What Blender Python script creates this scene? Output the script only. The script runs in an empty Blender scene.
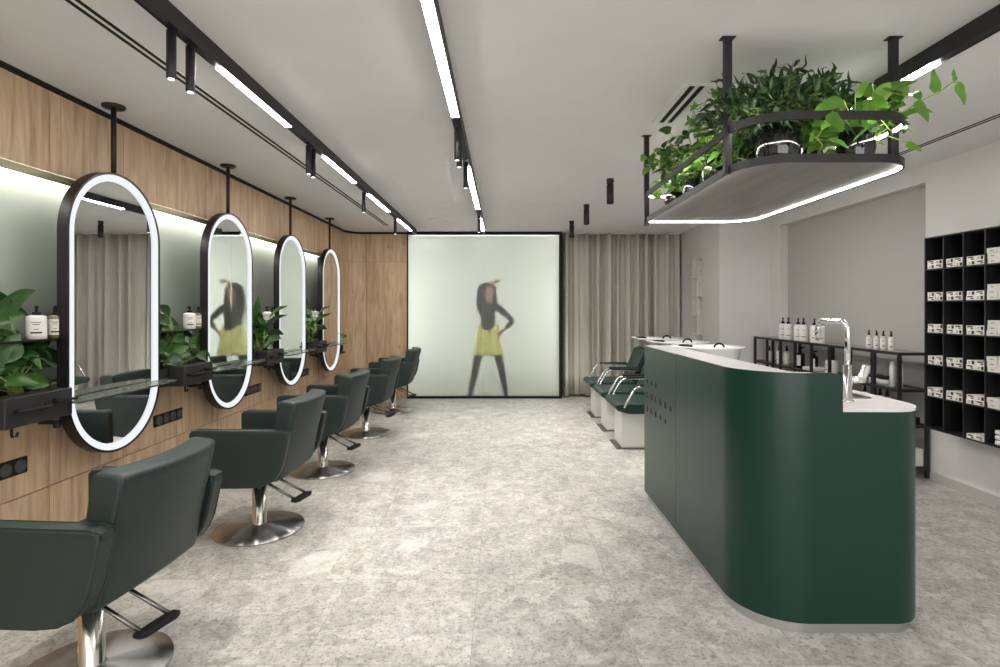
import bpy, bmesh, math, random
from mathutils import Vector, Matrix
random.seed(7)
PI = math.pi
S = bpy.context.scene
C = S.collection
H = 2.58          # ceiling height

# ------------------------------------------------------------------ materials
def new_mat(name):
    m = bpy.data.materials.new(name); m.use_nodes = True
    return m, m.node_tree, m.node_tree.nodes['Principled BSDF']
def srgb(r, g, b):
    f = lambda c: c/12.92 if c <= .04045 else ((c+.055)/1.055)**2.4
    return (f(r/255), f(g/255), f(b/255), 1)
def mat(name, col, rough=.5, metal=0., noise=0., nscale=20., bump=0., spec=.5, coat=0., emit=None, estr=0., stretch=(1,1,1)):
    m, nt, b = new_mat(name)
    b.inputs['Base Color'].default_value = col
    b.inputs['Roughness'].default_value = rough
    b.inputs['Metallic'].default_value = metal
    b.inputs['Specular IOR Level'].default_value = spec
    b.inputs['Coat Weight'].default_value = coat
    if emit:
        b.inputs['Emission Color'].default_value = emit
        b.inputs['Emission Strength'].default_value = estr
    if noise or bump:
        tc = nt.nodes.new('ShaderNodeTexCoord'); mp = nt.nodes.new('ShaderNodeMapping')
        mp.inputs['Scale'].default_value = stretch
        n = nt.nodes.new('ShaderNodeTexNoise'); n.inputs['Scale'].default_value = nscale
        n.inputs['Detail'].default_value = 4
        nt.links.new(tc.outputs['Object'], mp.inputs[0]); nt.links.new(mp.outputs[0], n.inputs['Vector'])
        if noise:
            r = nt.nodes.new('ShaderNodeValToRGB')
            r.color_ramp.elements[0].position = .3; r.color_ramp.elements[1].position = .7
            r.color_ramp.elements[0].color = tuple(c*(1-noise) for c in col[:3])+(1,)
            r.color_ramp.elements[1].color = tuple(min(1, c*(1+noise)) for c in col[:3])+(1,)
            nt.links.new(n.outputs['Fac'], r.inputs[0]); nt.links.new(r.outputs[0], b.inputs['Base Color'])
        if bump:
            bp = nt.nodes.new('ShaderNodeBump'); bp.inputs['Strength'].default_value = bump
            bp.inputs['Distance'].default_value = .004
            nt.links.new(n.outputs['Fac'], bp.inputs['Height']); nt.links.new(bp.outputs[0], b.inputs['Normal'])
    return m
def emis(name, col, s):
    m = bpy.data.materials.new(name); m.use_nodes = True
    nt = m.node_tree; nt.nodes.clear()
    e = nt.nodes.new('ShaderNodeEmission'); o = nt.nodes.new('ShaderNodeOutputMaterial')
    e.inputs[0].default_value = col; e.inputs[1].default_value = s
    nt.links.new(e.outputs[0], o.inputs[0])
    return m

def wood_mat():
    m, nt, b = new_mat('oak_veneer')
    N = nt.nodes.new; L = nt.links.new
    tc = N('ShaderNodeTexCoord'); geo = N('ShaderNodeNewGeometry')
    rnd = N('ShaderNodeVectorMath'); rnd.operation = 'MULTIPLY_ADD'
    L(geo.outputs['Random Per Island'], rnd.inputs[0]); rnd.inputs[1].default_value = (7, 5, 9)
    L(tc.outputs['Object'], rnd.inputs[2])
    mp = N('ShaderNodeMapping'); mp.inputs['Scale'].default_value = (9, 9, .9)
    L(rnd.outputs[0], mp.inputs[0])
    n1 = N('ShaderNodeTexNoise'); n1.inputs['Scale'].default_value = 2.2; n1.inputs['Detail'].default_value = 8; n1.inputs['Distortion'].default_value = .7; n1.inputs['Roughness'].default_value = .62
    L(mp.outputs[0], n1.inputs['Vector'])
    mp2 = N('ShaderNodeMapping'); mp2.inputs['Scale'].default_value = (90, 90, 3)
    L(rnd.outputs[0], mp2.inputs[0])
    n2 = N('ShaderNodeTexNoise'); n2.inputs['Scale'].default_value = 2; n2.inputs['Detail'].default_value = 4
    L(mp2.outputs[0], n2.inputs['Vector'])
    r = N('ShaderNodeValToRGB'); e = r.color_ramp.elements
    e[0].position = .28; e[0].color = srgb(156, 128, 99); e[1].position = .72; e[1].color = srgb(209, 183, 152)
    k = e.new(.5); k.color = srgb(190, 161, 129)
    L(n1.outputs['Fac'], r.inputs[0])
    mx = N('ShaderNodeMix'); mx.data_type = 'RGBA'; mx.blend_type = 'MULTIPLY'; mx.inputs['Factor'].default_value = .3
    r2 = N('ShaderNodeValToRGB'); r2.color_ramp.elements[0].color = (.55, .5, .45, 1); r2.color_ramp.elements[0].position = .3; r2.color_ramp.elements[1].position = .6
    L(n2.outputs['Fac'], r2.inputs[0]); L(r.outputs[0], mx.inputs['A']); L(r2.outputs[0], mx.inputs['B'])
    # a few knots
    mp3 = N('ShaderNodeMapping'); mp3.inputs['Scale'].default_value = (2.2, 2.2, 1.1); L(rnd.outputs[0], mp3.inputs[0])
    v = N('ShaderNodeTexVoronoi'); v.inputs['Scale'].default_value = 1.6; L(mp3.outputs[0], v.inputs['Vector'])
    r3 = N('ShaderNodeValToRGB'); r3.color_ramp.elements[0].position = .02; r3.color_ramp.elements[0].color = (.35, .27, .2, 1); r3.color_ramp.elements[1].position = .07
    L(v.outputs['Distance'], r3.inputs[0])
    mx2 = N('ShaderNodeMix'); mx2.data_type = 'RGBA'; mx2.blend_type = 'MULTIPLY'; mx2.inputs['Factor'].default_value = .6
    L(mx.outputs['Result'], mx2.inputs['A']); L(r3.outputs[0], mx2.inputs['B'])
    L(mx2.outputs['Result'], b.inputs['Base Color'])
    b.inputs['Roughness'].default_value = .5
    return m
def floor_mat():
    m, nt, b = new_mat('stone_tile')
    N = nt.nodes.new; L = nt.links.new
    tc = N('ShaderNodeTexCoord')
    sep = N('ShaderNodeSeparateXYZ'); L(tc.outputs['Object'], sep.inputs[0])
    def M(op, a, bv=None):
        x = N('ShaderNodeMath'); x.operation = op
        for i, q in enumerate((a, bv)):
            if q is None: continue
            if isinstance(q, (int, float)): x.inputs[i].default_value = q
            else: L(q, x.inputs[i])
        return x.outputs[0]
    T = .667
    fx = M('FRACT', M('DIVIDE', M('ADD', sep.outputs[0], .125+T*20), T))
    fy = M('FRACT', M('DIVIDE', M('ADD', sep.outputs[1], -2.118+T*20), T))
    ix = M('FLOOR', M('DIVIDE', M('ADD', sep.outputs[0], .125+T*20), T))
    iy = M('FLOOR', M('DIVIDE', M('ADD', sep.outputs[1], -2.118+T*20), T))
    dx = M('MINIMUM', fx, M('SUBTRACT', 1, fx)); dy = M('MINIMUM', fy, M('SUBTRACT', 1, fy))
    line = M('LESS_THAN', M('MINIMUM', dx, dy), .0026)
    cmb = N('ShaderNodeCombineXYZ'); L(ix, cmb.inputs[0]); L(iy, cmb.inputs[1])
    wn = N('ShaderNodeTexWhiteNoise'); L(cmb.outputs[0], wn.inputs['Vector'])
    off = N('ShaderNodeVectorMath'); off.operation = 'MULTIPLY_ADD'; L(wn.outputs['Color'], off.inputs[0]); off.inputs[1].default_value = (9, 9, 9)
    L(tc.outputs['Object'], off.inputs[2])
    P = off.outputs[0]
    dist = N('ShaderNodeTexNoise'); dist.inputs['Scale'].default_value = 7; dist.inputs['Detail'].default_value = 3; L(P, dist.inputs['Vector'])
    dv = N('ShaderNodeVectorMath'); dv.operation = 'MULTIPLY_ADD'; L(dist.outputs['Color'], dv.inputs[0]); dv.inputs[1].default_value = (.22, .22, 0); L(P, dv.inputs[2])
    def ramp(src, *st):
        r = N('ShaderNodeValToRGB'); e = r.color_ramp.elements
        e[0].position, e[0].color = st[0][0], st[0][1]+(1,); e[1].position, e[1].color = st[-1][0], st[-1][1]+(1,)
        for p, c in st[1:-1]:
            k = e.new(p); k.color = c+(1,)
        L(src, r.inputs[0]); return r.outputs[0]
    def vor(scale, vec, feat='F1'):
        v = N('ShaderNodeTexVoronoi'); v.feature = feat; v.inputs['Scale'].default_value = scale; L(vec, v.inputs['Vector']); return v
    def mix(mode, f, a, c):
        x = N('ShaderNodeMix'); x.data_type = 'RGBA'; x.blend_type = mode
        if isinstance(f, float): x.inputs['Factor'].default_value = f
        else: L(f, x.inputs['Factor'])
        L(a, x.inputs['A'])
        if isinstance(c, tuple): x.inputs['B'].default_value = c
        else: L(c, x.inputs['B'])
        return x.outputs['Result']
    n = N('ShaderNodeTexNoise'); n.inputs['Scale'].default_value = 5; n.inputs['Detail'].default_value = 9; n.inputs['Roughness'].default_value = .68; L(P, n.inputs['Vector'])
    base = ramp(n.outputs['Fac'], (.3, (.36, .345, .315)), (.5, (.47, .455, .42)), (.7, (.58, .565, .53)))
    # stone chips of many sizes
    vb = vor(4.5, dv.outputs[0])
    chipcol = ramp(vb.outputs['Color'], (.5, (0, 0, 0)), (.54, (1, 1, 1)))
    inside = ramp(vb.outputs['Distance'], (.30, (1, 1, 1)), (.34, (0, 0, 0)))
    f1 = M('MULTIPLY', chipcol, inside)
    c1 = mix('MIX', M('MULTIPLY', f1, .42), base, srgb(208, 206, 199))
    vs = vor(21, dv.outputs[0])
    small = ramp(vs.outputs['Color'], (.0, (.60, .59, .57)), (.5, (.92, .91, .90)), (1, (1.15, 1.14, 1.12)))
    c2 = mix('MULTIPLY', .75, c1, small)
    n3 = N('ShaderNodeTexNoise'); n3.inputs['Scale'].default_value = 70; n3.inputs['Detail'].default_value = 5; L(P, n3.inputs['Vector'])
    speck = ramp(n3.outputs['Fac'], (.34, (.45, .43, .41)), (.45, (1, 1, 1)))
    c3 = mix('MULTIPLY', .75, c2, speck)
    n4 = N('ShaderNodeTexNoise'); n4.inputs['Scale'].default_value = 38; n4.inputs['Detail'].default_value = 6; n4.inputs['Roughness'].default_value = .7; L(P, n4.inputs['Vector'])
    c3 = mix('MULTIPLY', .85, c3, ramp(n4.outputs['Fac'], (.34, (.66, .65, .64)), (.47, (.95, .95, .95)), (.62, (1.12, 1.12, 1.12))))
    v2 = vor(2.1, dv.outputs[0])
    f2 = M('MULTIPLY', ramp(v2.outputs['Color'], (.55, (0, 0, 0)), (.6, (1, 1, 1))), ramp(v2.outputs['Distance'], (.26, (1, 1, 1)), (.30, (0, 0, 0))))
    c3 = mix('MIX', M('MULTIPLY', f2, .4), c3, srgb(206, 204, 198))
    vd = vor(11, dv.outputs[0])
    dk = ramp(vd.outputs['Distance'], (.05, (.55, .54, .52)), (.12, (1, 1, 1)))
    c4 = mix('MULTIPLY', .6, c3, dk)
    c5 = mix('MIX', M('MULTIPLY', line, .55), c4, srgb(120, 118, 110))
    L(c5, b.inputs['Base Color'])
    b.inputs['Roughness'].default_value = .42
    b.inputs['Specular IOR Level'].default_value = .4
    bp = N('ShaderNodeBump'); bp.inputs['Strength'].default_value = .12; bp.inputs['Distance'].default_value = .003
    L(n3.outputs['Fac'], bp.inputs['Height']); L(bp.outputs[0], b.inputs['Normal'])
    return m
def frosted_mat():
    m = bpy.data.materials.new('frosted_glass'); m.use_nodes = True
    nt = m.node_tree; nt.nodes.clear(); N = nt.nodes.new; L = nt.links.new
    o = N('ShaderNodeOutputMaterial')
    r = N('ShaderNodeBsdfRefraction'); r.inputs['Roughness'].default_value = .42; r.inputs['IOR'].default_value = 1.26; r.inputs['Color'].default_value = (.95, .965, .94, 1)
    t = N('ShaderNodeBsdfTranslucent'); t.inputs['Color'].default_value = (.80, .84, .80, 1)
    d = N('ShaderNodeBsdfDiffuse'); d.inputs['Color'].default_value = (.74, .78, .74, 1)
    g = N('ShaderNodeBsdfGlossy'); g.inputs['Roughness'].default_value = .25
    a = N('ShaderNodeMixShader'); a.inputs[0].default_value = .5; L(t.outputs[0], a.inputs[1]); L(d.outputs[0], a.inputs[2])
    c = N('ShaderNodeMixShader'); c.inputs[0].default_value = .955; L(a.outputs[0], c.inputs[1]); L(r.outputs[0], c.inputs[2])
    e = N('ShaderNodeMixShader'); e.inputs[0].default_value = .02; L(c.outputs[0], e.inputs[1]); L(g.outputs[0], e.inputs[2])
    L(e.outputs[0], o.inputs[0])
    return m
def clear_glass(name, tint, rough=.02, alpha=.3):
    m = bpy.data.materials.new(name); m.use_nodes = True
    nt = m.node_tree; nt.nodes.clear(); N = nt.nodes.new; L = nt.links.new
    o = N('ShaderNodeOutputMaterial')
    t = N('ShaderNodeBsdfTransparent'); t.inputs[0].default_value = tint
    g = N('ShaderNodeBsdfGlossy'); g.inputs['Roughness'].default_value = rough; g.inputs[0].default_value = (.85, .9, .88, 1)
    f = N('ShaderNodeFresnel'); f.inputs[0].default_value = 1.5
    x = N('ShaderNodeMath'); x.operation = 'ADD'; x.inputs[1].default_value = alpha*.2; L(f.outputs[0], x.inputs[0])
    mx = N('ShaderNodeMixShader'); L(x.outputs[0], mx.inputs[0]); L(t.outputs[0], mx.inputs[1]); L(g.outputs[0], mx.inputs[2])
    L(mx.outputs[0], o.inputs[0])
    return m
def leaf_mat(name, dark, light, rough=.35):
    m, nt, b = new_mat(name)
    N = nt.nodes.new; L = nt.links.new
    geo = N('ShaderNodeNewGeometry')
    tc = N('ShaderNodeTexCoord'); n = N('ShaderNodeTexNoise'); n.inputs['Scale'].default_value = 14; L(tc.outputs['Object'], n.inputs['Vector'])
    ad = N('ShaderNodeMath'); ad.operation = 'MULTIPLY_ADD'; L(n.outputs['Fac'], ad.inputs[0]); ad.inputs[1].default_value = .5
    sc = N('ShaderNodeMath'); sc.operation = 'MULTIPLY'; sc.inputs[1].default_value = .6; L(geo.outputs['Random Per Island'], sc.inputs[0]); L(sc.outputs[0], ad.inputs[2])
    r = N('ShaderNodeValToRGB'); r.color_ramp.elements[0].color = dark; r.color_ramp.elements[1].color = light
    r.color_ramp.elements[0].position = .2; r.color_ramp.elements[1].position = .85
    L(ad.outputs[0], r.inputs[0]); L(r.outputs[0], b.inputs['Base Color'])
    b.inputs['Roughness'].default_value = rough
    tr = N('ShaderNodeBsdfTranslucent'); L(r.outputs[0], tr.inputs[0])
    mx = N('ShaderNodeMixShader'); mx.inputs[0].default_value = .22
    o = nt.nodes['Material Output']; L(b.outputs[0], mx.inputs[1]); L(tr.outputs[0], mx.inputs[2]); L(mx.outputs[0], o.inputs[0])
    return m
def brushed(name, col, rough, aniso):
    m, nt, b = new_mat(name)
    b.inputs['Base Color'].default_value = col; b.inputs['Metallic'].default_value = 1
    b.inputs['Roughness'].default_value = rough; b.inputs['Anisotropic'].default_value = aniso
    b.inputs['Anisotropic Rotation'].default_value = .25
    t = nt.nodes.new('ShaderNodeTangent'); t.direction_type = 'RADIAL'; t.axis = 'Z'
    nt.links.new(t.outputs[0], b.inputs['Tangent'])
    return m

WOOD = wood_mat(); FLOOR = floor_mat(); FROST = frosted_mat()
CEIL = mat('white_plaster', srgb(222, 221, 220), .85, noise=.02, nscale=3)
WALL = mat('grey_plaster', srgb(212, 210, 206), .8, noise=.03, nscale=2.5, bump=.05)
BLIND = mat('grey_textile_wallcovering', srgb(178, 175, 170), .85, noise=.06, nscale=8, stretch=(1, 12, 12))
BLACK = mat('black_metal', srgb(32, 30, 30), .45, spec=.4)
BLACKM = mat('matt_black', srgb(22, 21, 21), .7, spec=.3)
DRAWER = mat('black_lacquered_steel', srgb(38, 34, 35), .5, noise=.05, nscale=30)
CHAIRG = mat('dark_green_leather', srgb(29, 42, 37), .52, noise=.05, nscale=60, bump=.12, spec=.45)
COUNTG = mat('green_lacquer', srgb(4, 47, 36), .33, spec=.38, noise=.05, nscale=1.2, coat=.05)
COUNTG.node_tree.nodes['Principled BSDF'].inputs['Coat Roughness'].default_value = .25
SHAMG = mat('green_vinyl', srgb(13, 42, 36), .45)
WHITE = mat('white_worktop', srgb(214, 208, 208), .4)
CERAM = mat('white_ceramic', srgb(235, 235, 233), .15, coat=.3)
WHPL = mat('white_laminate', srgb(215, 213, 208), .4)
STEEL = brushed('brushed_steel', (.44, .435, .42, 1), .27, 1.0)
CHROME = mat('chrome', (.8, .8, .79, 1), .12, 1)
COLUMN = mat('polished_steel', (.66, .64, .61, 1), .18, 1)
PLINTH = mat('plinth_steel', (.55, .54, .52, 1), .35, 1)
MIRROR = mat('mirror_glass', (.88, .90, .89, 1), .0, 1)
SPLASH = mat('back_painted_glass', srgb(176, 184, 172), .3, spec=.5)
OLIVE = mat('olive_profile', srgb(150, 146, 112), .4, .3)
SOCK = mat('socket_plastic', srgb(64, 62, 60), .35)
CONC = mat('grey_fibre_board', srgb(120, 117, 113), .75, noise=.12, nscale=14, stretch=(1, .15, 1))
CURT = mat('grey_linen', srgb(196, 192, 182), .9, noise=.06, nscale=220, spec=.1)
POT = mat('glossy_black_ceramic', srgb(16, 16, 17), .08, coat=.5)
SOIL = mat('soil', srgb(52, 40, 30), .95, noise=.3, nscale=60)
LEAFD = leaf_mat('dark_leaf', srgb(22, 48, 22), srgb(62, 102, 44))
LEAFB = leaf_mat('bright_leaf', srgb(50, 96, 28), srgb(120, 168, 62))
LEAFR = leaf_mat('ribbon_leaf', srgb(24, 44, 24), srgb(68, 98, 50))
LEAFP = leaf_mat('lily_leaf', srgb(18, 46, 20), srgb(78, 122, 58), .32)
STEM = mat('stem', srgb(140, 160, 80), .5)
CLEARG = clear_glass('tinted_glass', (.62, .70, .66, 1), .03, .5)
SMOKE = clear_glass('smoked_glass', (.22, .24, .24, 1), .1, .5)
BOTW = mat('white_bottle', srgb(228, 226, 222), .35)
BOTC = mat('pale_bottle', srgb(205, 200, 190), .25)
BOTA = mat('amber_bottle', srgb(126, 120, 84), .15, coat=.5)
BOTB = mat('black_bottle', srgb(24, 22, 22), .2)
LABEL = mat('paper_label', srgb(226, 222, 214), .6)
INK = mat('black_ink', srgb(34, 32, 32), .6)
BOXW = mat('white_carton', srgb(222, 219, 210), .6)
BOXP = mat('pale_carton', srgb(205, 203, 196), .6)
SKIN = mat('skin', srgb(214, 164, 138), .5)
KNIT = mat('black_knit', srgb(30, 28, 30), .85)
YELLOW = mat('yellow_fabric', srgb(236, 232, 150), .75)
TIGHTS = mat('black_tights', srgb(28, 28, 32), .7)
HAIR = mat('dark_brown_hair', srgb(54, 32, 26), .5)
LED = emis('led_track', (1, .98, .965, 1), 34)
LEDRING = emis('led_ring', (.94, .97, 1, 1), .40)
LEDCOVE = emis('led_cove', (1, .98, .93, 1), 4.2)
LEDSHELF = emis('led_shelf', (1, .97, .92, 1), 12)
GLOW = emis('spot_lens', (1, .96, .9, 1), 1.2)
ROOM2 = mat('white_room_paint', srgb(222, 226, 220), .8)

def shelf_glass():
    m = clear_glass('shelf_glass', (.66, .74, .70, 1), .06, .6); nt = m.node_tree; N = nt.nodes.new; L = nt.links.new
    o = [n for n in nt.nodes if n.type == 'OUTPUT_MATERIAL'][0]; src = o.inputs[0].links[0].from_socket
    d = N('ShaderNodeBsdfDiffuse'); tc = N('ShaderNodeTexCoord')
    n = N('ShaderNodeTexNoise'); n.inputs['Scale'].default_value = 55; n.inputs['Detail'].default_value = 2; L(tc.outputs['Object'], n.inputs['Vector'])
    r = N('ShaderNodeValToRGB'); r.color_ramp.elements[0].position = .42; r.color_ramp.elements[1].position = .54
    r.color_ramp.elements[0].color = srgb(60, 70, 62); r.color_ramp.elements[1].color = srgb(176, 184, 168)
    L(n.outputs['Fac'], r.inputs[0]); L(r.outputs[0], d.inputs[0])
    x = N('ShaderNodeMixShader'); x.inputs[0].default_value = .28; L(src, x.inputs[1]); L(d.outputs[0], x.inputs[2]); L(x.outputs[0], o.inputs[0])
    return m
SHGLASS = shelf_glass()
# ------------------------------------------------------------------ mesh helpers
class MB:
    """collects shapes into one bmesh"""
    def __init__(s): s.bm = bmesh.new(); s.mi = 0
    def faces(s, vs, fs, smooth=False):
        v = [s.bm.verts.new(p) for p in vs]
        out = []
        for f in fs:
            try:
                q = s.bm.faces.new([v[i] for i in f]); q.smooth = smooth; q.material_index = s.mi; out.append(q)
            except ValueError: pass
        return v, out
    def box(s, x0, x1, y0, y1, z0, z1, bev=0, seg=2):
        vs = [(x, y, z) for z in (z0, z1) for y in (y0, y1) for x in (x0, x1)]
        v, f = s.faces(vs, [(0, 2, 3, 1), (4, 5, 7, 6), (0, 1, 5, 4), (2, 6, 7, 3), (0, 4, 6, 2), (1, 3, 7, 5)])
        if bev:
            es = {e for q in f for e in q.edges}
            r = bmesh.ops.bevel(s.bm, geom=list(es), offset=bev, segments=seg, affect='EDGES', profile=.5)
            for q in r['faces']: q.material_index = s.mi
        return s
    def prism(s, pts, a0, a1, axis='z', bev=0, seg=2, smooth=False):
        """outline pts (2D) pushed along an axis; z:(x,y) y:(x,z) x:(y,z)"""
        f3 = {'z': lambda p, a: (p[0], p[1], a), 'y': lambda p, a: (p[0], a, p[1]), 'x': lambda p, a: (a, p[0], p[1])}[axis]
        n = len(pts)
        vs = [f3(p, a0) for p in pts] + [f3(p, a1) for p in pts]
        v, f = s.faces(vs, [tuple(range(n))[::-1], tuple(range(n, 2*n))] + [(i, (i+1) % n, n+(i+1) % n, n+i) for i in range(n)])
        if smooth:
            for q in f[2:]: q.smooth = True
        if bev:
            es = set(f[0].edges) | set(f[1].edges)
            r = bmesh.ops.bevel(s.bm, geom=list(es), offset=bev, segments=seg, affect='EDGES', profile=.5)
            for q in r['faces']: q.material_index = s.mi
        return s
    def loft(s, loops, smooth=True, cap=True, closed=True):
        n = len(loops[0]); vs = [p for l in loops for p in l]
        fs = []
        for k in range(len(loops)-1):
            for i in range(n if closed else n-1):
                j = (i+1) % n
                fs.append((k*n+i, k*n+j, (k+1)*n+j, (k+1)*n+i))
        v, f = s.faces(vs, fs, smooth)
        if cap and closed:
            for l in (v[:n][::-1], v[-n:]):
                try: q = s.bm.faces.new(l); q.material_index = s.mi
                except ValueError: pass
        return s
    def lathe(s, prof, c=(0, 0, 0), seg=24, smooth=True, sx=1, sy=1):
        loops = [[(c[0]+r*math.cos(2*PI*i/seg)*sx, c[1]+r*math.sin(2*PI*i/seg)*sy, c[2]+z) for i in range(seg)] for r, z in prof]
        return s.loft(loops, smooth)
    def tube(s, path, r, seg=8, smooth=True):
        path = [Vector(p) for p in path]; n = len(path)
        rs = r if isinstance(r, (list, tuple)) else [r]*n
        loops = []; up = None
        for i, p in enumerate(path):
            t = (path[min(i+1, n-1)]-path[max(i-1, 0)]).normalized()
            if up is None: up = Vector((0, 0, 1)) if abs(t.z) < .9 else Vector((0, 1, 0))
            a = t.cross(up)
            if a.length < 1e-4: a = t.cross(Vector((1, 0, 0)))
            a.normalize(); b = t.cross(a).normalized(); up = -b if False else up
            loops.append([tuple(p+(a*math.cos(2*PI*k/seg)+b*math.sin(2*PI*k/seg))*rs[i]) for k in range(seg)])
        return s.loft(loops, smooth)
    def build(s, name, m, parent=None, fix=True, loc=None):
        if fix: bmesh.ops.recalc_face_normals(s.bm, faces=s.bm.faces[:])
        me = bpy.data.meshes.new(name); s.bm.to_mesh(me); s.bm.free()
        for q in (m if isinstance(m, (list, tuple)) else [m]): me.materials.append(q)
        o = bpy.data.objects.new(name, me); C.objects.link(o)
        if parent: o.parent = parent
        if loc: o.location = loc
        return o
def tag(o, label, cat, group=None, kind=None):
    o['label'] = label; o['category'] = cat
    if group: o['group'] = group
    if kind: o['kind'] = kind
    return o
def thing(name, label, cat, loc=(0, 0, 0), rz=0, group=None):
    o = bpy.data.objects.new(name, None); C.objects.link(o); o.empty_display_size = .1
    o.location = loc; o.rotation_euler = (0, 0, rz)
    return tag(o, label, cat, group)
def struct(name, mb, m, label=None):
    o = mb.build(name, m); o['kind'] = 'structure'
    o['label'] = label or name; o['category'] = name.split('_')[0]
    return o
def dup(root, loc, rz=None, label=None, scale=None):
    r = root.copy(); C.objects.link(r); r.location = loc
    if rz is not None: r.rotation_euler = (0, 0, rz)
    if scale: r.scale = scale
    if label: r['label'] = label
    for ch in list(root.children):
        c = ch.copy(); C.objects.link(c); c.parent = r
        for g in list(ch.children):
            d = g.copy(); C.objects.link(d); d.parent = c
    return r
def rrect(x0, x1, y0, y1, r, n=8, corners=(1, 1, 1, 1)):
    """rounded rectangle, corners in order (x0,y0) (x1,y0) (x1,y1) (x0,y1)"""
    out = []
    for (cx, cy, a, on, px, py) in ((x0+r, y0+r, PI, corners[0], x0, y0), (x1-r, y0+r, 1.5*PI, corners[1], x1, y0),
                                    (x1-r, y1-r, 0, corners[2], x1, y1), (x0+r, y1-r, .5*PI, corners[3], x0, y1)):
        if not on: out.append((px, py)); continue
        for k in range(n+1):
            t = a+k/n*PI/2; out.append((cx+r*math.cos(t), cy+r*math.sin(t)))
    return out
def stadium(w, h, cx=0, cz=0, n=24):
    r = w/2; out = []
    for k in range(n+1): t = k/n*PI; out.append((cx+r*math.cos(t), cz+h/2-r+r*math.sin(t)))
    for k in range(n+1): t = PI+k/n*PI; out.append((cx+r*math.cos(t), cz-h/2+r+r*math.sin(t)))
    return out
def ring(mb, outer, inner, f, a0, a1, smooth=False):
    """closed band between two outlines with same count; f maps (p,a)->3D"""
    loops = [[f(p, a0) for p in outer], [f(p, a1) for p in outer], [f(p, a1) for p in inner], [f(p, a0) for p in inner], [f(p, a0) for p in outer]]
    mb.loft(loops, smooth, cap=False)
def arc(cx, cy, r, a0, a1, n=8): return [(cx+r*math.cos(a0+(a1-a0)*k/n), cy+r*math.sin(a0+(a1-a0)*k/n)) for k in range(n+1)]
def text_part(txt, size, m, parent, mtx, name='lettering', depth=.0015):
    cu = bpy.data.curves.new('t', 'FONT'); cu.body = txt; cu.size = size; cu.extrude = depth; cu.align_x = 'CENTER'; cu.align_y = 'CENTER'
    to = bpy.data.objects.new('t', cu); C.objects.link(to)
    me = bpy.data.meshes.new_from_object(to.evaluated_get(bpy.context.evaluated_depsgraph_get()))
    bpy.data.objects.remove(to); me.transform(mtx); me.materials.clear(); me.materials.append(m)
    o = bpy.data.objects.new(name, me); C.objects.link(o); o.parent = parent
    return o

# ------------------------------------------------------------------ room shell
YF = -2.6     # wall behind the camera
YB = 8.4      # back wall
XL, XR = -2.39, 3.5
struct('floor', MB().box(-2.9, 4.0, YF-.1, 11.2, -.1, 0), FLOOR, 'pale speckled stone tile floor')
struct('ceiling', MB().box(-2.9, 4.0, YF-.1, 11.2, H, H+.1), CEIL, 'white plaster ceiling')

# left wall in oak panels: lower wainscot, upper bulkhead
w = MB(); G = .0025
def wood_panels(x0, x1, y0, y1, z0, z1): w.box(x0, x1, y0+G, y1-G, z0+G, z1-G)
ys = [2.85+.56*k for k in range(-10, 10)]
ys = [YF]+[y for y in ys if YF < y < 8.1]+[8.12]
for a, b in zip(ys[:-1], ys[1:]):
    wood_panels(XL-.03, XL, a, b, 2.116, H-.03)
    wood_panels(XL-.03, XL, a, b, .0, .46)
    wood_panels(XL-.03, XL, a, b, .46, 1.0 if b < 7.6 else 2.116)
# rounded corner and the return towards the glass wall
def wood_arc(z0, z1):
    R = .28
    pts = [(XL+R+R*math.cos(t), 8.12+R*math.sin(t)) for t in [PI-k/10*PI/2 for k in range(11)]]
    pts2 = [(XL+R+(R+.03)*math.cos(t), 8.12+(R+.03)*math.sin(t)) for t in [PI-k/10*PI/2 for k in range(11)]]
    w.prism(pts+pts2[::-1], z0+G, z1-G, 'z')
for z0, z1 in ((0, .46), (.46, 2.116), (2.116, H-.03)): wood_arc(z0, z1)
for a, b in ((-2.108, -1.466),):
    for z0, z1 in ((0, .46), (.46, 2.116), (2.116, H-.03)): w.box(a+G, b-G, YB, YB+.03, z0+G, z1-G)
struct('wall_left', w, WOOD, 'oak veneer panelled wall')
w = MB()
w.box(XL-.3, XL-.15, YF, 8.6, 0, H)
w.box(XL-.15, XL-.032, YF, 8.5, 0, .995); w.box(XL-.15, XL-.032, YF, 8.5, 2.12, H)
w.box(XL-.15, XL-.032, 7.38, 8.5, .99, 2.12); w.box(XL-.15, -1.474, YB+.032, YB+.10, 0, H)
struct('wall_left_core', w, BLACKM, 'dark backing behind the oak panels')
struct('trim_1', MB().box(XL-.15, XL-.128, YF, 7.38, 1.0, 2.112), SPLASH, 'pale green back-painted glass strip wall')
struct('trim_2', MB().box(XL-.012, XL+.004, YF, 7.9, 2.074, 2.114), OLIVE, 'olive metal profile under the oak bulkhead')
w = MB(); w.box(XL-.12, XL-.03, YF, 7.38, .985, 1.0); struct('trim_3', w, BLACKM, 'dark ledge under the pale green glass')
w = MB()
w.box(XL-.02, XL+.004, YF, 8.12, H-.028, H); w.prism(arc(XL+.28, 8.12, .284, PI, PI/2)+arc(XL+.28, 8.12, .31, PI/2, PI), H-.028, H, 'z')
w.box(-2.11, -1.46, YB-.004, YB+.02, H-.028, H)
struct('trim_4', w, BLACKM, 'black shadow gap along the ceiling edge')
c = MB().box(XL-.11, XL-.03, YF, 7.36, 2.098, 2.114).build('led_strip_light', LEDCOVE)
tag(c, 'long white led strip hidden under the oak bulkhead above the pale green glass', 'strip light')

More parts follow.
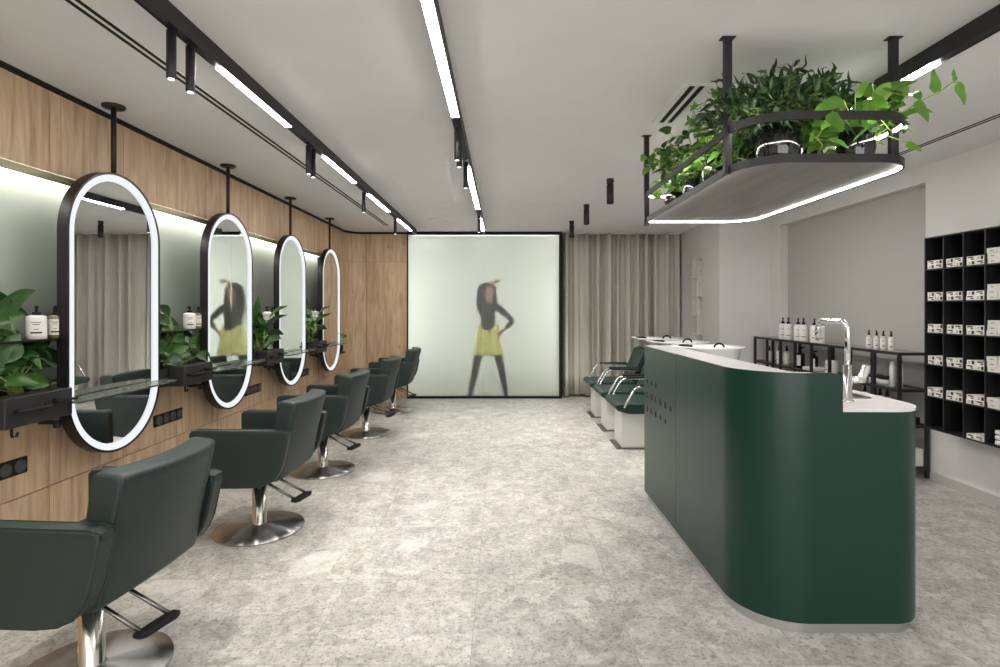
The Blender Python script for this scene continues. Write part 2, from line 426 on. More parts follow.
# front (behind the camera), right wall, back wall
w = MB(); w.box(-2.9, -2.0, YF-.15, YF, 0, H); w.box(3.2, 4.0, YF-.15, YF, 0, H); w.box(-2.0, 3.2, YF-.15, YF, 0, .25); w.box(-2.0, 3.2, YF-.15, YF, 2.42, H)
struct('wall_front', w, WALL, 'grey plaster wall with a wide window opening added for fill light')
w = MB()
for x in (-2.0, -.3, 1.45, 3.16): w.box(x, x+.04, YF-.1, YF-.05, .25, 2.42)
w.box(-2.0, 3.2, YF-.1, YF-.05, .25, .29); w.box(-2.0, 3.2, YF-.1, YF-.05, 2.38, 2.42)
struct('window_added', w, BLACKM, 'black window frame added behind the camera for fill light')  # invented window behind the camera, only there to bring in fill light
l = bpy.data.lights.new('added_fill_light', 'AREA'); l.shape = 'RECTANGLE'; l.size = 5.1; l.size_y = 2.1; l.energy = 50; l.color = (1, .98, .96)  # area lamp added outside the invented window to brighten ceiling and walls
lo = bpy.data.objects.new('added_fill_light', l); C.objects.link(lo); lo.location = (.6, YF-.2, 1.33); lo.rotation_euler = (PI/2, 0, 0)
w = MB()
NY0, NY1, NZ = 4.46, 6.80, 2.44
w.box(XR, XR+.25, YF, NY0, 0, H); w.box(XR, XR+.25, NY0, NY1, NZ, H); w.box(XR, XR+.25, NY1, 7.05, 0, H)
w.box(2.84, XR+.25, 7.05, 7.2, 0, H)
w.box(2.84, 3.0, 7.2, 7.66, 0, H); w.box(2.84, 3.0, 8.10, 8.9, 0, H)
w.box(2.84, 3.0, 7.66, 8.10, 2.12, H); w.box(2.96, 3.05, 7.66, 8.10, 0, 2.12)
struct('wall_right', w, WALL, 'light grey plaster wall')
struct('wall_right_recess', MB().box(XR+.1, XR+.2, NY0, NY1, 0, NZ), BLIND, 'grey textile covered recess')
struct('wall_back', MB().box(.93, 3.0, 8.75, 8.9, 0, H), WALL, 'grey plaster wall behind the curtain')
w = MB(); w.box(XR-.012, XR, YF, NY0, 0, .07); struct('baseboard_right', w, mat('grey_skirting', srgb(176, 173, 168), .5), 'grey skirting board')
# alternating wall niche blocks
w = MB()
for r in range(8):
    for k in range(2):
        y0 = 7.66+k*.22; z1 = 2.12-r*.277
        if z1 < .2: continue
        if (r+k) % 2: w.box(2.85, 2.93, y0, y0+.215, z1-.267, z1)
        w.box(2.842, 2.96, y0, y0+.22, z1-.277, z1-.267)
w.box(2.842, 2.96, 7.875, 7.885, 0, 2.12)
struct('trim_5', w, mat('rough_white_block', srgb(226, 224, 216), .9, noise=.16, nscale=30, bump=.8), 'white niche blocks in the wall')

# frosted glass wall
gl = MB()
gl.box(-1.455, -.2985, YB-.03, YB-.018, .035, H-.045); gl.box(-.2945, .885, YB-.03, YB-.018, .035, H-.045)
g = struct('window_1', gl, FROST, 'frosted glass partition wall in two tall panes')
fr = MB()
fr.box(-1.465, .93, YB-.055, YB+.005, 0, .035); fr.box(-1.465, .93, YB-.055, YB+.005, H-.045, H)
fr.box(.885, .935, YB-.055, YB+.005, .035, H-.045); fr.box(-1.472, -1.456, YB-.04, YB+.005, .035, H-.045)
struct('window_1_frame', fr, BLACKM, 'black metal frame of the frosted glass wall')
# room behind the frosted glass
w = MB(); w.box(-2.3, -2.2, YB+.04, 11.1, 0, H); w.box(1.9, 2.0, 8.92, 11.1, 0, H); w.box(-2.3, 2.0, 10.6, 10.7, 0, H)
w.box(.90, .93, 8.42, 8.92, 0, H)
struct('wall_far', w, ROOM2, 'white walls of the room behind the frosted glass')
for i, x in enumerate((-2.195, 1.895)):
    o = MB().box(x-.004, x+.004, 9.1, 10.4, .3, 2.4).build('added_light_panel', emis('panel_%d' % i, (1, 1, .98, 1), 1.5))  # glowing panel added out of view to light the far room
    tag(o, 'unseen light panel added to brighten the room behind the frosted glass, on its %s wall' % ('left' if i == 0 else 'right'), 'added light', 'added light panels behind the glass')
o = MB().box(-1.4, .85, 8.43, 8.56, H-.03, H-.002).build('added_light_strip', emis('panel_c', (.97, 1, .97, 1), 1.5))  # glowing strip added out of view to light the glass and the woman
tag(o, 'unseen light strip added right behind the head of the frosted glass wall', 'strip light')

# ------------------------------------------------------------------ curtain
cv = MB(); nx = 420; loopb = []; x0, x1 = .965, 2.82
rows = []
ph = [random.uniform(0, 6) for _ in range(8)]
def fold(u, v):
    q = math.sin(u*74+ph[0]+.9*math.sin(u*9+ph[1])); a = math.copysign(abs(q)**.55, q)*.095*(.75+.25*math.sin(u*17+ph[5]))
    b = math.sin(u*31+ph[2]+1.2*math.sin(u*5))*.042
    c2 = math.sin(u*118+ph[3]+v*1.1)*.012*(.5+.5*v)
    return (a*(.75+.35*v)+b+c2)
for j in range(9):
    v = j/8; z = H-.015-v*(H-.05)
    rows.append([(x0+(x1-x0)*i/nx+.012*math.sin(i*.31+ph[4])*v, 8.53+fold(i/nx, v), z) for i in range(nx+1)])
cv.loft(rows, True, cap=False, closed=False)
o = cv.build('curtain', CURT); md = o.modifiers.new('thick', 'SOLIDIFY'); md.thickness = .006
tag(o, 'floor-length pale grey pleated curtain to the right of the frosted glass wall', 'curtain')
# curtain rail
tag(MB().box(1.03, 2.82, 8.495, 8.545, H-.014, H).build('curtain_rail', WHPL), 'white ceiling rail carrying the grey curtain', 'curtain rail')

# ------------------------------------------------------------------ lit mirrors
MY = [3.15, 4.465, 5.78, 7.095]
pos = ['nearest the camera, reflecting the curtain', 'second from the camera, reflecting the woman in yellow', 'third from the camera, second last in the row', 'farthest from the camera, reflecting oak wall']
m0 = thing('mirror', 'tall oval mirror with white light ring, '+pos[0], 'mirror', (-2.24, MY[0], 0), group='oval mirrors hanging along the oak wall')
MZ, MH, MW = 1.375, 1.61, .75
fx = lambda p, a: (a, p[0], p[1])
f = MB(); ring(f, stadium(MW, MH, 0, MZ, 40), stadium(MW-.024, MH-.024, 0, MZ, 40), fx, -.048, .008)
f.prism(stadium(MW-.01, MH-.01, 0, MZ, 40), -.048, -.042, 'x')
f.build('frame', mat('frame_metal', srgb(48, 44, 44), .38, .6), m0)
f = MB(); ring(f, stadium(MW-.024, MH-.024, 0, MZ, 40), stadium(MW-.098, MH-.098, 0, MZ, 40), fx, -.04, .003)
f.build('light_ring', LEDRING, m0)
f = MB(); f.prism(stadium(MW-.094, MH-.094, 0, MZ, 40), -.04, -.008, 'x'); f.build('mirror_glass', MIRROR, m0)
f = MB(); f.tube([(-.025, 0, MZ+MH/2-.01), (-.025, 0, H-.01)], .014, 10); f.build('ceiling_rod', BLACK, m0)
f = MB(); f.lathe([(.0, H-.016), (.055, H-.016), (.06, H-.01), (.06, H), (0, H)], (-.025, 0, 0), 24); f.build('ceiling_plate', BLACK, m0)
f = MB(); f.box(-.15, -.045, -.372, -.352, .80, .82, .004); f.lathe([(0, 0), (.016, 0), (.016, .03), (0, .03)], (-.035, -.39, .79), 12); f.build('bracket', BLACK, m0)
for k in (1, 2, 3): dup(m0, (-2.24, MY[k], 0), 0, 'tall oval mirror with white light ring, '+pos[k])

# glass tray in front of every mirror
sh = ['nearest', 'second', 'third', 'farthest']
t0 = MB()
out = [(-2.228, -.47), (-2.10, -.47)] + [(-2.085, -.30), (-2.085, -.02), (-2.095, .2), (-2.12, .34)] + arc(-2.15, .36, .03, 0, PI/2, 4) + [(-2.228, .395)]
t0.prism([(x, y) for x, y in out], .925, .936, 'z', .002, 1)
tr = t0.build('glass_shelf', SHGLASS)
tr.location = (0, MY[0], 0)
eg = MB(); eg.tube([(x-.003, y, .930) for x, y in out[1:]], .0055, 6); eg.build('polished_edge', mat('green_glass_edge', srgb(40, 56, 50), .15), tr)
tag(tr, 'narrow green-tinted glass shelf crossing the oval mirror nearest the camera', 'shelf', 'glass shelves crossing the mirrors')
for k in (1, 2, 3):
    q = dup(tr, (0, MY[k], 0))
    q['label'] = 'narrow green-tinted glass shelf crossing the ' + ('second', 'third', 'fourth and farthest')[k-1] + ' oval mirror from the camera'

# drawer-and-planter boxes between mirrors, with small dark shelf above
def wall_box(k, ymax):
    w = .585
    lab = ['left edge of the picture, before the nearest mirror', 'between first and second mirrors from the camera', 'between second and third mirrors from the camera', 'between third and farthest mirrors from the camera'][k]
    t = thing('wall_cabinet', 'black planter cabinet, '+lab, 'drawer box', (XL, ymax, 0), group='black drawer boxes along the oak wall')
    # open trough
    b = MB(); y0, y1, d = -.485, 0, .13
    b.box(0.003, d, y0, y1, .872, .886); b.box(0.003, .012, y0, y1, .886, 1.005); b.box(d-.01, d, y0, y1, .886, .99)
    b.box(.012, d-.01, y0, y0+.01, .886, .99); b.box(.012, d-.01, y1-.01, y1, .886, 1.0)
    b.build('trough', DRAWER, t)
    b = MB(); b.box(d+.001, .235, -.35, 0.02, .868, 1.002, .003, 1); b.build('drawer', DRAWER, t)
    hd = MB(); hd.tube([(.235, -.30, .94), (.262, -.295, .94), (.270, -.28, .94), (.270, -.16, .94), (.262, -.145, .94), (.235, -.14, .94)], .010, 8)
    hd.build('handle', BLACKM, t)
    hd = MB(); hd.tube([(.235, -.09, .955), (.275, -.09, .955)], [.012, .012], 10); hd.tube([(.255, -.09, .955), (.262, .015, .95)], .007, 8); hd.build('knob', BLACKM, t)
    hk = MB(); hk.tube([(.21, -.29, .873), (.21, -.29, .832), (.21, -.285, .825), (.21, -.265, .824), (.21, -.258, .84)], .006, 8); hk.build('hook', BLACKM, t)
    return t
for k in range(4):
    wall_box(k, 2.69+1.315*k)
SHY = []
for k in range(4):
    ym = 2.80+1.315*k
    b = MB(); b.box(XL-.125, XL+.135, ym-.64, ym-.02, 1.236, 1.246, .003, 1)
    b.box(XL+.06, XL+.10, ym-.03, ym+.03, 1.238, 1.244)
    o = b.build('bottle_shelf', SMOKE if False else mat('dark_glass%d' % k, srgb(30, 31, 31), .12))
    tag(o, 'thin dark shelf above the ' + ['drawer box at the left edge of the picture', 'drawer box left of the second mirror', 'drawer box left of the third mirror', 'drawer box left of the farthest mirror'][k], 'shelf', 'thin dark bottle shelves')
    SHY.append(ym)

# power sockets
def socket(k, yend):
    t = thing('socket_strip', 'black four-way power socket strip on oak, '+['at left edge of picture', 'beneath the gap between first and second mirrors', 'beneath the gap between second and third mirrors', 'beneath the gap between third and fourth mirrors'][k], 'power socket', (XL, yend, .62), group='black socket strips on the oak wall')
    b = MB(); b.box(0, .012, -.325, 0, -.041, .041, .004, 1); b.build('plate', BLACKM, t)
    for i in range(4):
        y = -.045-i*.0785
        b = MB(); b.mi = 0
        b.loft([[(a, y+r*math.cos(q*PI/10), r*math.sin(q*PI/10)) for q in range(20)] for r, a in ((.031, .012), (.031, .0165), (.026, .0165), (.021, .0125))], True)
        b.build('socket', SOCK, t)
    return t
for k in range(4): socket(k, 2.71+1.313*k)

# ------------------------------------------------------------------ ceiling tracks
def track(name, label, x0, x1, y0, y1, segs, spots, zb=.076):
    t = thing(name, label, 'track light', ((x0+x1)/2, y0, H))
    hw = (x1-x0)/2
    b = MB(); b.box(-hw, hw, 0, y1-y0, -zb+.004, 0); b.box(-hw, -hw+.004, 0, y1-y0, -zb, -zb+.004); b.box(hw-.004, hw, 0, y1-y0, -zb, -zb+.004)
    b.build('rail', BLACK, t)
    for a, c in segs:
        b = MB(); b.box(-hw+.0045, hw-.0045, a-y0, c-y0, -zb-.003, -zb+.0035); b.build('led_diffuser', LED, t)
    for y in spots:
        b = MB(); b.box(-.006, .006, y-y0-.03, y-y0+.03, -zb-.006, -zb+.003); b.lathe([(0, -zb-.20), (.016, -zb-.20), (.018, -zb-.197), (.018, -zb-.012), (0, -zb-.012)], (-.004, y-y0, 0), 16)
        b.tube([(-.004, y-y0, -zb-.014), (-.004, y-y0, -zb)], .005, 8)
        s = b.build('spotlight', BLACK, t)
        b = MB(); b.lathe([(0, -zb-.203), (.012, -zb-.203), (.012, -zb-.2), (0, -zb-.2)], (-.004, y-y0, 0), 12); b.build('lens', GLOW, s)
        l = bpy.data.lights.new('spot_lamp', 'SPOT'); l.energy = 17; l.spot_size = math.radians(62); l.spot_blend = .6; l.shadow_soft_size = .02; l.color = (1, .95, .88)
        lo = bpy.data.objects.new('spot_lamp', l); C.objects.link(lo); lo.parent = s; lo.location = (-.004, y-y0, -zb-.21)
    return t
track('track_light', 'long black ceiling track with led bars above the styling chairs', -1.322, -1.279, YF+.3, 8.1, [(-1.9, -.7), (2.49, 3.29), (3.95, 4.77), (5.27, 6.2), (6.77, 7.7)], [-.3, 1.0, 2.13, 2.26, 3.64, 3.73, 5.1, 6.6])
track('track_light', 'long black ceiling track with led bars down the middle of the room', -.295, -.245, YF+.3, 8.1, [(-1.5, -.3), (.6, 3.12), (4.25, 6.02), (6.7, 7.7)], [3.30, 3.46, 4.07, 6.45])
track('track_light', 'black ceiling track with led bar passing behind the hanging planter on the right', 1.93, 1.985, YF+.3, 6.4, [(-1.2, .6), (2.44, 3.3), (3.7, 6.0)], [])  # hidden led lengths beyond the planter added to brighten the right side
# slot diffusers
def slot(name, label, xs, y0, y1, white=None):
    t = thing(name, label, 'air vent', (xs[0], y0, H))
    b = MB(); w_ = xs[-1]-xs[0]
    b.box(-.012, w_+.012, 0, y1-y0, -.004, 0)
    b.build('frame', WHPL if white else CEIL, t)
    for x in xs:
        q = MB(); q.box(x-xs[0]-.0095, x-xs[0]+.0095, .004, y1-y0-.004, -.0055, -.0035); q.build('slot', BLACKM, t)
slot('slot_diffuser', 'twin black slot air vent running along the ceiling left of the chairs track', [-1.66, -1.622], YF+.5, 7.68)
slot('slot_diffuser', 'twin black slot air vent in the ceiling near the right wall', [3.02, 3.055], 1.2, 6.3)
t = thing('ceiling_vent', 'short twin slot ceiling vent left of the hanging planter', 'air vent', (.985, 2.86, H))
b = MB(); b.box(-.03, .13, -.03, .59, -.005, 0, .002, 1); b.build('frame', CEIL, t)
for x in (.01, .062):
    b = MB(); b.box(x, x+.028, 0, .56, -.0065, -.004); b.build('slot', BLACKM, t)
# surface cylinders
for i, (x, y) in enumerate(((.99, 4.94), (.963, 6.16), (.945, 7.32))):
    if i == 0:
        cyl = thing('ceiling_spotlight', 'black cylinder ceiling spotlight, nearest of the three in a line toward the curtain', 'ceiling light', (x, y, H), group='black cylinder ceiling spotlights')
        b = MB(); b.lathe([(0, 0), (.033, 0), (.033, -.04), (.026, -.042), (.026, -.052), (.033, -.054), (.033, -.225), (.028, -.228), (.024, -.2), (0, -.2)], seg=20); b.build('housing', BLACK, cyl)
        b = MB(); b.lathe([(0, -.202), (.02, -.202), (.02, -.206), (0, -.206)], seg=16); b.build('lens', GLOW, cyl)
        l = bpy.data.lights.new('spot_lamp', 'SPOT'); l.energy = 40; l.spot_size = math.radians(90); l.spot_blend = .7; l.shadow_soft_size = .03; l.color = (1, .97, .92)
        lo = bpy.data.objects.new('spot_lamp', l); C.objects.link(lo); lo.parent = cyl; lo.location = (0, 0, -.235)
    else:
        dup(cyl, (x, y, H), 0, 'black cylinder ceiling spotlight, '+('middle' if i == 1 else 'farthest')+' of the three in a line toward the curtain')
b = MB(); b.lathe([(0, 0), (.14, 0), (.14, -.006), (.125, -.010), (.12, -.006), (.06, -.007), (0, -.008)], seg=40)
o = b.build('ceiling_speaker', CEIL); o.location = (-.83, 7.24, H); tag(o, 'round flush white speaker in the ceiling before the frosted glass', 'ceiling speaker')

# ------------------------------------------------------------------ styling chairs
def styling_chair(label, loc, rz):
    t = thing('styling_chair', label, 'chair', loc, rz, 'green styling chairs facing the mirrors')
    b = MB()
    b.lathe([(0, 0), (.268, 0), (.271, .006), (.268, .013), (.2, .022), (.1, .033), (.05, .038), (0, .04)], seg=64); b.build('base_disc', STEEL, t)
    b = MB(); b.lathe([(0, .03), (.052, .034), (.043, .045), (.043, .315), (.0, .315)], seg=28); b.build('column', COLUMN, t)
    b = MB(); b.lathe([(0, .31), (.034, .31), (.034, .36), (0, .36)], seg=20); b.box(-.14, .14, -.12, .12, .352, .37); b.build('seat_mount', BLACKM, t)
    b = MB(); b.box(-.24, .235, -.262, .262, .372, .505, .03, 3); b.build('seat', CHAIRG, t)
    prof = [(-.25, .675), (-.237, .69)] + [(.285, .69), (.318, .68)] + [(.318, .65), (.285, .50), (.262, .445), (.225, .40), (.17, .375), (.1, .366)] + [(-.2, .362), (-.237, .368), (-.25, .385)]
    for s_ in (-1, 1):
        y0, y1 = (.265, .335) if s_ > 0 else (-.335, -.265)
        b = MB(); b.prism(prof, y0, y1, 'y', .010, 2); a = b.build('armrest', CHAIRG, t)
        for yy in (y0+.006, y1-.006):
            b = MB(); b.tube([(x, yy, z) for x, z in prof+[prof[0]]], .0028, 6); b.build('piping', CHAIRG, a)
    # backrest: curved shell leaning back
    ctr = [(.20, .385), (.235, .385), (.25, .392), (.258, .41), (.30, .60), (.348, .80), (.353, .828), (.350, .838), (.338, .845), (.30, .85), (.262, .853), (.248, .850), (.240, .84), (.236, .82), (.205, .64), (.175, .46), (.18, .41)]
    loops = []
    ysamp = [-.262, -.259, -.250, -.235] + [-.21+.42*k/12 for k in range(13)] + [.235, .250, .259, .262]
    for y in ysamp:
        a = abs(y); ins = .014 if a > .2615 else .006 if a > .258 else .0015 if a > .249 else 0
        bul = .05*(1-(y/.262)**2)-.02
        lp_ = []
        for p in ctr:
            dx_ = p[0]-(.215+(p[1]-.385)*.185); dz_ = p[1]-.62
            q0 = p[0]-math.copysign(min(abs(dx_), ins), dx_); q1 = p[1]-(math.copysign(ins, dz_) if abs(dz_) > .15 else 0)
            lp_.append((q0+bul*(.3+.7*min(1, max(0, (p[1]-.4)/.4))), y, q1))
        loops.append(lp_)
    b = MB(); b.loft(loops, True); bk = b.build('backrest', CHAIRG, t)
    b = MB()
    b.tube([(.20, -.255, .40), (.243, -.255, .40), (.327, -.255, .78), (.332, -.255, .835)], .003, 6)
    b.build('piping', CHAIRG, bk)
    b = MB(); b.prism([(.262, .46), (.305, .64), (.31, .64), (.268, .46)], .262, .266, 'y'); b.build('zip', BLACKM, bk)
    # footrest
    f = MB(); f.tube([(.03, -.055, .335), (.10, -.07, .30), (.26, -.075, .212)], .0085, 8); f.tube([(.03, .055, .335), (.10, .055, .30), (.285, .045, .212)], .0085, 8)
    f.box(-.02, .07, -.075, .075, .326, .345)
    fo = f.build('footrest', mat('dark_steel', (.22, .21, .2, 1), .25, 1), t)
    f = MB(); f.prism([(.24, -.095), (.272, -.10), (.29, -.08), (.315, .04), (.31, .065), (.28, .065), (.268, .045)], .198, .222, 'z', .006, 2); f.build('foot_pad', BLACKM, fo)
    return t
labs = ['nearest one, cut off by the left edge of the picture', 'second from the camera, whole steel disc base visible', 'third from the camera, middle of the row of five', 'fourth from the camera, last but one in the row', 'farthest one, beside the frosted glass wall']
c1 = styling_chair('dark green styling chair, '+labs[0], (-1.572, 2.07, 0), math.radians(-4))
for i, (x, y, a) in enumerate(((-1.54, 3.43, -1), (-1.545, 4.66, -2), (-1.515, 6.02, 0), (-1.49, 7.36, 1))):
    dup(c1, (x, y, 0), math.radians(a), 'dark green styling chair, '+labs[i+1])

# ------------------------------------------------------------------ reception counter
KX0, KX1, KY0, KY1 = 1.052, 1.853, 2.307, 3.99
ct = thing('bar_counter', 'dark green curved bar counter with white top and raised front ledge', 'counter', (1.465, 3.15, 0))
ct_m = Matrix.Translation((-1.465, -3.15, 0))
def cpart(mb, name, m, p=None):
    o = mb.build(name, m); o.data.transform(ct_m); o.parent = p or ct; return o
RL, RR = .27, .17
def outline(i=0.0):
    return [(KX0+i, KY1-i)] + arc(KX0+RL, KY0+RL, RL-i, PI, 1.5*PI, 16) + arc(KX1-RR, KY0+RR, RR-i, 1.5*PI, 2*PI, 12) + [(KX1-i, KY1-i)]
b = MB(); b.prism(outline(.02), 0.0, .05, 'z'); cpart(b, 'plinth', PLINTH)
SP = 3.27   # panel joint on the long side
LX = 1.252; x_end = 1.457; FR = .045
cols = [(KX0, SP-.0015), (KX0, 3.0), (KX0, 2.8), (KX0, KY0+RL+.01)] + arc(KX0+RL, KY0+RL, RL, PI, 1.5*PI, 24)
cols = [(x, y, 1.122) for x, y in cols]
cols += [(KX0+RL+.01, KY0, 1.122)]
cols += [(x_end-FR+FR*math.sin(t), KY0, 1.122-FR+FR*math.cos(t)) for t in [k/8*PI/2 for k in range(9)]]
NA = len(cols)
cols += [(x_end, KY0, .955), (KX1-RR-.012, KY0, .955)] + [(x, y, .955) for x, y in arc(KX1-RR, KY0+RR, RR, 1.5*PI, 2*PI, 16)] + [(KX1, KY0+RR+.012, .955), (KX1, 3.0, .955), (KX1, KY1, .955)]
inn = []
for x, y, z in cols:   # inner side of the skin, 18 mm in
    if x < KX0+RL and y < KY0+RL:
        d = Vector((x-KX0-RL, y-KY0-RL)); d *= (RL-.018)/RL; inn.append((KX0+RL+d.x, KY0+RL+d.y, z))
    elif x > KX1-RR and y < KY0+RR:
        d = Vector((x-KX1+RR, y-KY0-RR)); d *= (RR-.018)/RR; inn.append((KX1-RR+d.x, KY0+RR+d.y, z))
    elif x <= KX0+1e-4: inn.append((x+.018, y, z))
    elif x >= KX1-1e-4: inn.append((x-.018, y, z))
    else: inn.append((x, y+.018, z))
low = MB()
for q in (cols[:NA], cols[NA:]): low.loft([[(x, y, .05) for x, y, z in q], q], True, cap=False, closed=False)
low.loft([cols, inn], False, cap=False, closed=False)
low.loft([inn, [(x, y, .05) for x, y, z in inn]], True, cap=False, closed=False)
low.prism([(KX0+.018, SP), (KX0+.019, KY0+RL)] + arc(KX0+RL, KY0+RL, RL-.019, PI, 1.5*PI, 12) + arc(KX1-RR, KY0+RR, RR-.019, 1.5*PI, 2*PI, 8) + [(KX1-.001, KY1), (KX0+.02, KY1), (KX0+.02, SP)], .052, .953, 'z')
cpart(low, 'body', COUNTG)
pn = MB(); pn.box(KX0, KX0+.0195, SP+.0015, KY1, .05, 1.122, .002, 1); front = cpart(pn, 'front_panel', COUNTG)
up = MB()
up.prism([(KX0+.0185, SP-.0015)] + arc(KX0+RL, KY0+RL, RL-.0185, PI, 1.5*PI, 12) + [(LX, KY0+.03), (LX, KY1), (KX0+.02, KY1), (KX0+.02, SP-.0015)], .955, 1.114, 'z')
cpart(up, 'raised_ledge', COUNTG)
tp = MB(); tp.prism([(KX0+.0005, KY1)] + arc(KX0+RL, KY0+RL, RL-.0005, PI, 1.5*PI, 16) + [(KX0+RL, KY0+.017), (LX, KY0+.03), (LX, KY1)], 1.114, 1.124, 'z'); cpart(tp, 'ledge_top', WHITE)
# white lower worktop with sink opening
wt = MB()
SX0, SX1, SY0, SY1 = 1.38, 1.77, 2.585, 2.95
o2 = outline(-.002)
wt.prism([(x_end, KY0-.002)] + [p for p in o2[1:] if p[0] > x_end+.01 and p[1] < SY0] + [(KX1+.002, SY0), (LX, SY0), (LX, KY0+.03), (x_end, KY0+.02)], .955, .968, 'z', .003, 1)
wt.box(LX, SX0, SY0, SY1, .955, .968); wt.box(SX1, KX1+.002, SY0, SY1, .955, .968); wt.box(LX, KX1+.002, SY1, KY1, .955, .968)
cpart(wt, 'worktop', WHITE)
sk = MB(); sk.prism(rrect(SX0, SX1, SY0, SY1, .04), .9552, .9572, 'z')
ring(sk, rrect(SX0-.012, SX1+.012, SY0-.012, SY1+.012, .045), rrect(SX0+.008, SX1-.008, SY0+.008, SY1-.008, .04), lambda p, a: (p[0], p[1], a), .957, .971)
cpart(sk, 'sink', mat('sink_steel', (.25, .25, .25, 1), .35, 1))
# cut-out dots and letters on the long side
def dot(r, cidx, rr=.0175):
    y = 3.91-.108*cidx; z = .869-.0985*r
    dots = MB(); dots.loft([[(a, y+rr*math.cos(q*PI/10), z+rr*math.sin(q*PI/10)) for q in range(20)] for a in (KX0-.0008, KX0+.004)], False); cpart(dots, 'punched_dot', BLACKM, front)
for r, cidx in ((0, 0), (0, 1), (0, 2), (1, 5), (2, 3), (2, 4)): dot(r, cidx)
for txt, r in (('COLOR', 1), ('BAR', 2)):
    for i, ch in enumerate(txt):
        y = 3.91-.108*i; z = .869-.0985*r
        M_ = ct_m @ Matrix.Translation((KX0-.0004, y, z)) @ Matrix(((0, 0, -1, 0), (-1, 0, 0, 0), (0, 1, 0, 0), (0, 0, 0, 1)))
        text_part(ch, .058, BLACKM, front, M_)
# faucet
ft = thing('faucet', 'tall chrome swan-neck faucet standing on the green bar counter', 'faucet', (1.60, 2.50, .968))
b = MB(); b.lathe([(0, 0), (.026, 0), (.026, .006), (.019, .01), (.019, .17), (0, .17)], seg=24); b.build('body', CHROME, ft)
b = MB()
pth = [(0, 0, .16), (0, 0, .325)] + [(-.0, .045*(1-math.cos(t)), .325+.045*math.sin(t)) for t in [k/6*PI/2 for k in range(1, 7)]] + [(-.012, .17, .37)] + [(-.012-.001*k, .17+.035*math.sin(k/6*PI/2), .37-.035*(1-math.cos(k/6*PI/2))) for k in range(1, 7)] + [(-.02, .205, .27)]
b.tube(pth, .0125, 14); b.build('spout', CHROME, ft)
b = MB(); b.tube([(.012, 0, .10), (.075, -.0, .10)], .016, 14); b.prism([(.05, .095), (.075, .095), (.10, .165), (.075, .17)], -.014, .014, 'y', .003, 1); b.build('lever', CHROME, ft)

# ------------------------------------------------------------------ shampoo chairs and basins
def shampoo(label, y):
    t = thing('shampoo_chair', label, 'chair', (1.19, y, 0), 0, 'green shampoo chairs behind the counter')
    b = MB(); b.box(0, .62, -.175, .175, .012, .365, .004, 1); b.build('pedestal', WHPL, t)
    b = MB(); b.box(-.05, .64, -.19, .19, 0, .007); b.box(.01, .6, -.165, .165, .007, .012); b.build('shadow_plate', mat('shadow_grey', srgb(118, 114, 106), .5, .5), t)  # thin grey plate standing in for the shadow around the base
    b = MB(); b.prism([(-.085, .425), (-.06, .395), (.05, .365), (.58, .365), (.58, .47), (-.04, .47), (-.08, .455)], -.285, .285, 'y', .014, 3); b.build('seat', SHAMG, t)
    # reclined back, sloping towards the basin
    b = MB(); b.prism([(.44, .455), (.52, .42), (.62, .58), (.70, .86), (.67, .885), (.60, .865), (.51, .64)], -.26, .26, 'y', .014, 3); b.build('backrest', SHAMG, t)
    for s_ in (-1, 1):
        y0 = s_*.30
        b = MB()
        b.tube([(.0, y0*.88, .43), (.0, y0, .435), (.03, y0, .50), (.09, y0, .60), (.115, y0, .622), (.15, y0, .634), (.5, y0, .634), (.56, y0, .61), (.60, y0, .53), (.60, y0*.88, .50)], .012, 12)
        a = b.build('armrest', CHROME, t)
        b = MB(); b.box(.15, .51, y0-.022, y0+.022, .638, .66, .006, 2); b.build('arm_pad', BLACKM, a)
    return t
def basin(label, x, y):
    t = thing('shampoo_basin', label, 'basin', (x, y, 0), 0, 'white shampoo basins behind the counter')
    # bowl: lofted shell, long flared lip towards the chair
    N_ = 32; loops = []
    def lp(sx0, sx1, sy, z, lift=0):
        o = []
        for k in range(N_):
            a = 2*PI*k/N_; cx = math.cos(a); sy_ = math.sin(a)
            px = (sx1 if cx > 0 else sx0)*abs(cx)**.7*(1 if cx > 0 else -1)
            py = sy*abs(sy_)**.7*(1 if sy_ > 0 else -1)
            o.append((px, py, z+lift*max(0, -cx)**2))
        return o
    loops = [lp(.08, .24, .12, .74), lp(.12, .27, .18, .82), lp(.16, .285, .235, .93), lp(.27, .295, .255, .985), lp(.37, .345, .26, 1.005, .008), lp(.36, .335, .25, 1.012, .008), lp(.24, .25, .215, .995), lp(.16, .22, .17, .9), lp(.08, .16, .1, .86)]
    b = MB(); b.loft(loops, True); b.build('bowl', CERAM, t)
    b = MB(); b.prism(rrect(-.02, .26, -.16, .16, .05), 0.0, .76, 'z'); b.build('pedestal', WHPL, t)
    b = MB(); b.tube([(.06+.05*math.cos(k/10*PI), -.12, 1.0+.045*math.sin(k/10*PI)) for k in range(11)], .009, 8); b.build('tap', BLACKM, t)
    b = MB(); b.loft([[(-.235+.0*k+.06*math.cos(a), .105*math.sin(a), 1.0+k) for a in [2*PI*j/16 for j in range(16)]] for k in (0, .022)], True); b.build('neck_cushion', BLACKM, t)
    return t
names = ['nearest of three, half hidden by the counter', 'middle one of the three', 'farthest one, nearest the curtain']
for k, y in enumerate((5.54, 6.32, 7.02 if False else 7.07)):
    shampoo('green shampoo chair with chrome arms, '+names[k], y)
    basin('white ceramic shampoo basin with black tap, '+['nearest the camera, right of the other two', 'middle one of the three', 'farthest one, before the curtain'][k], (2.12, 2.07, 2.06)[k], y)

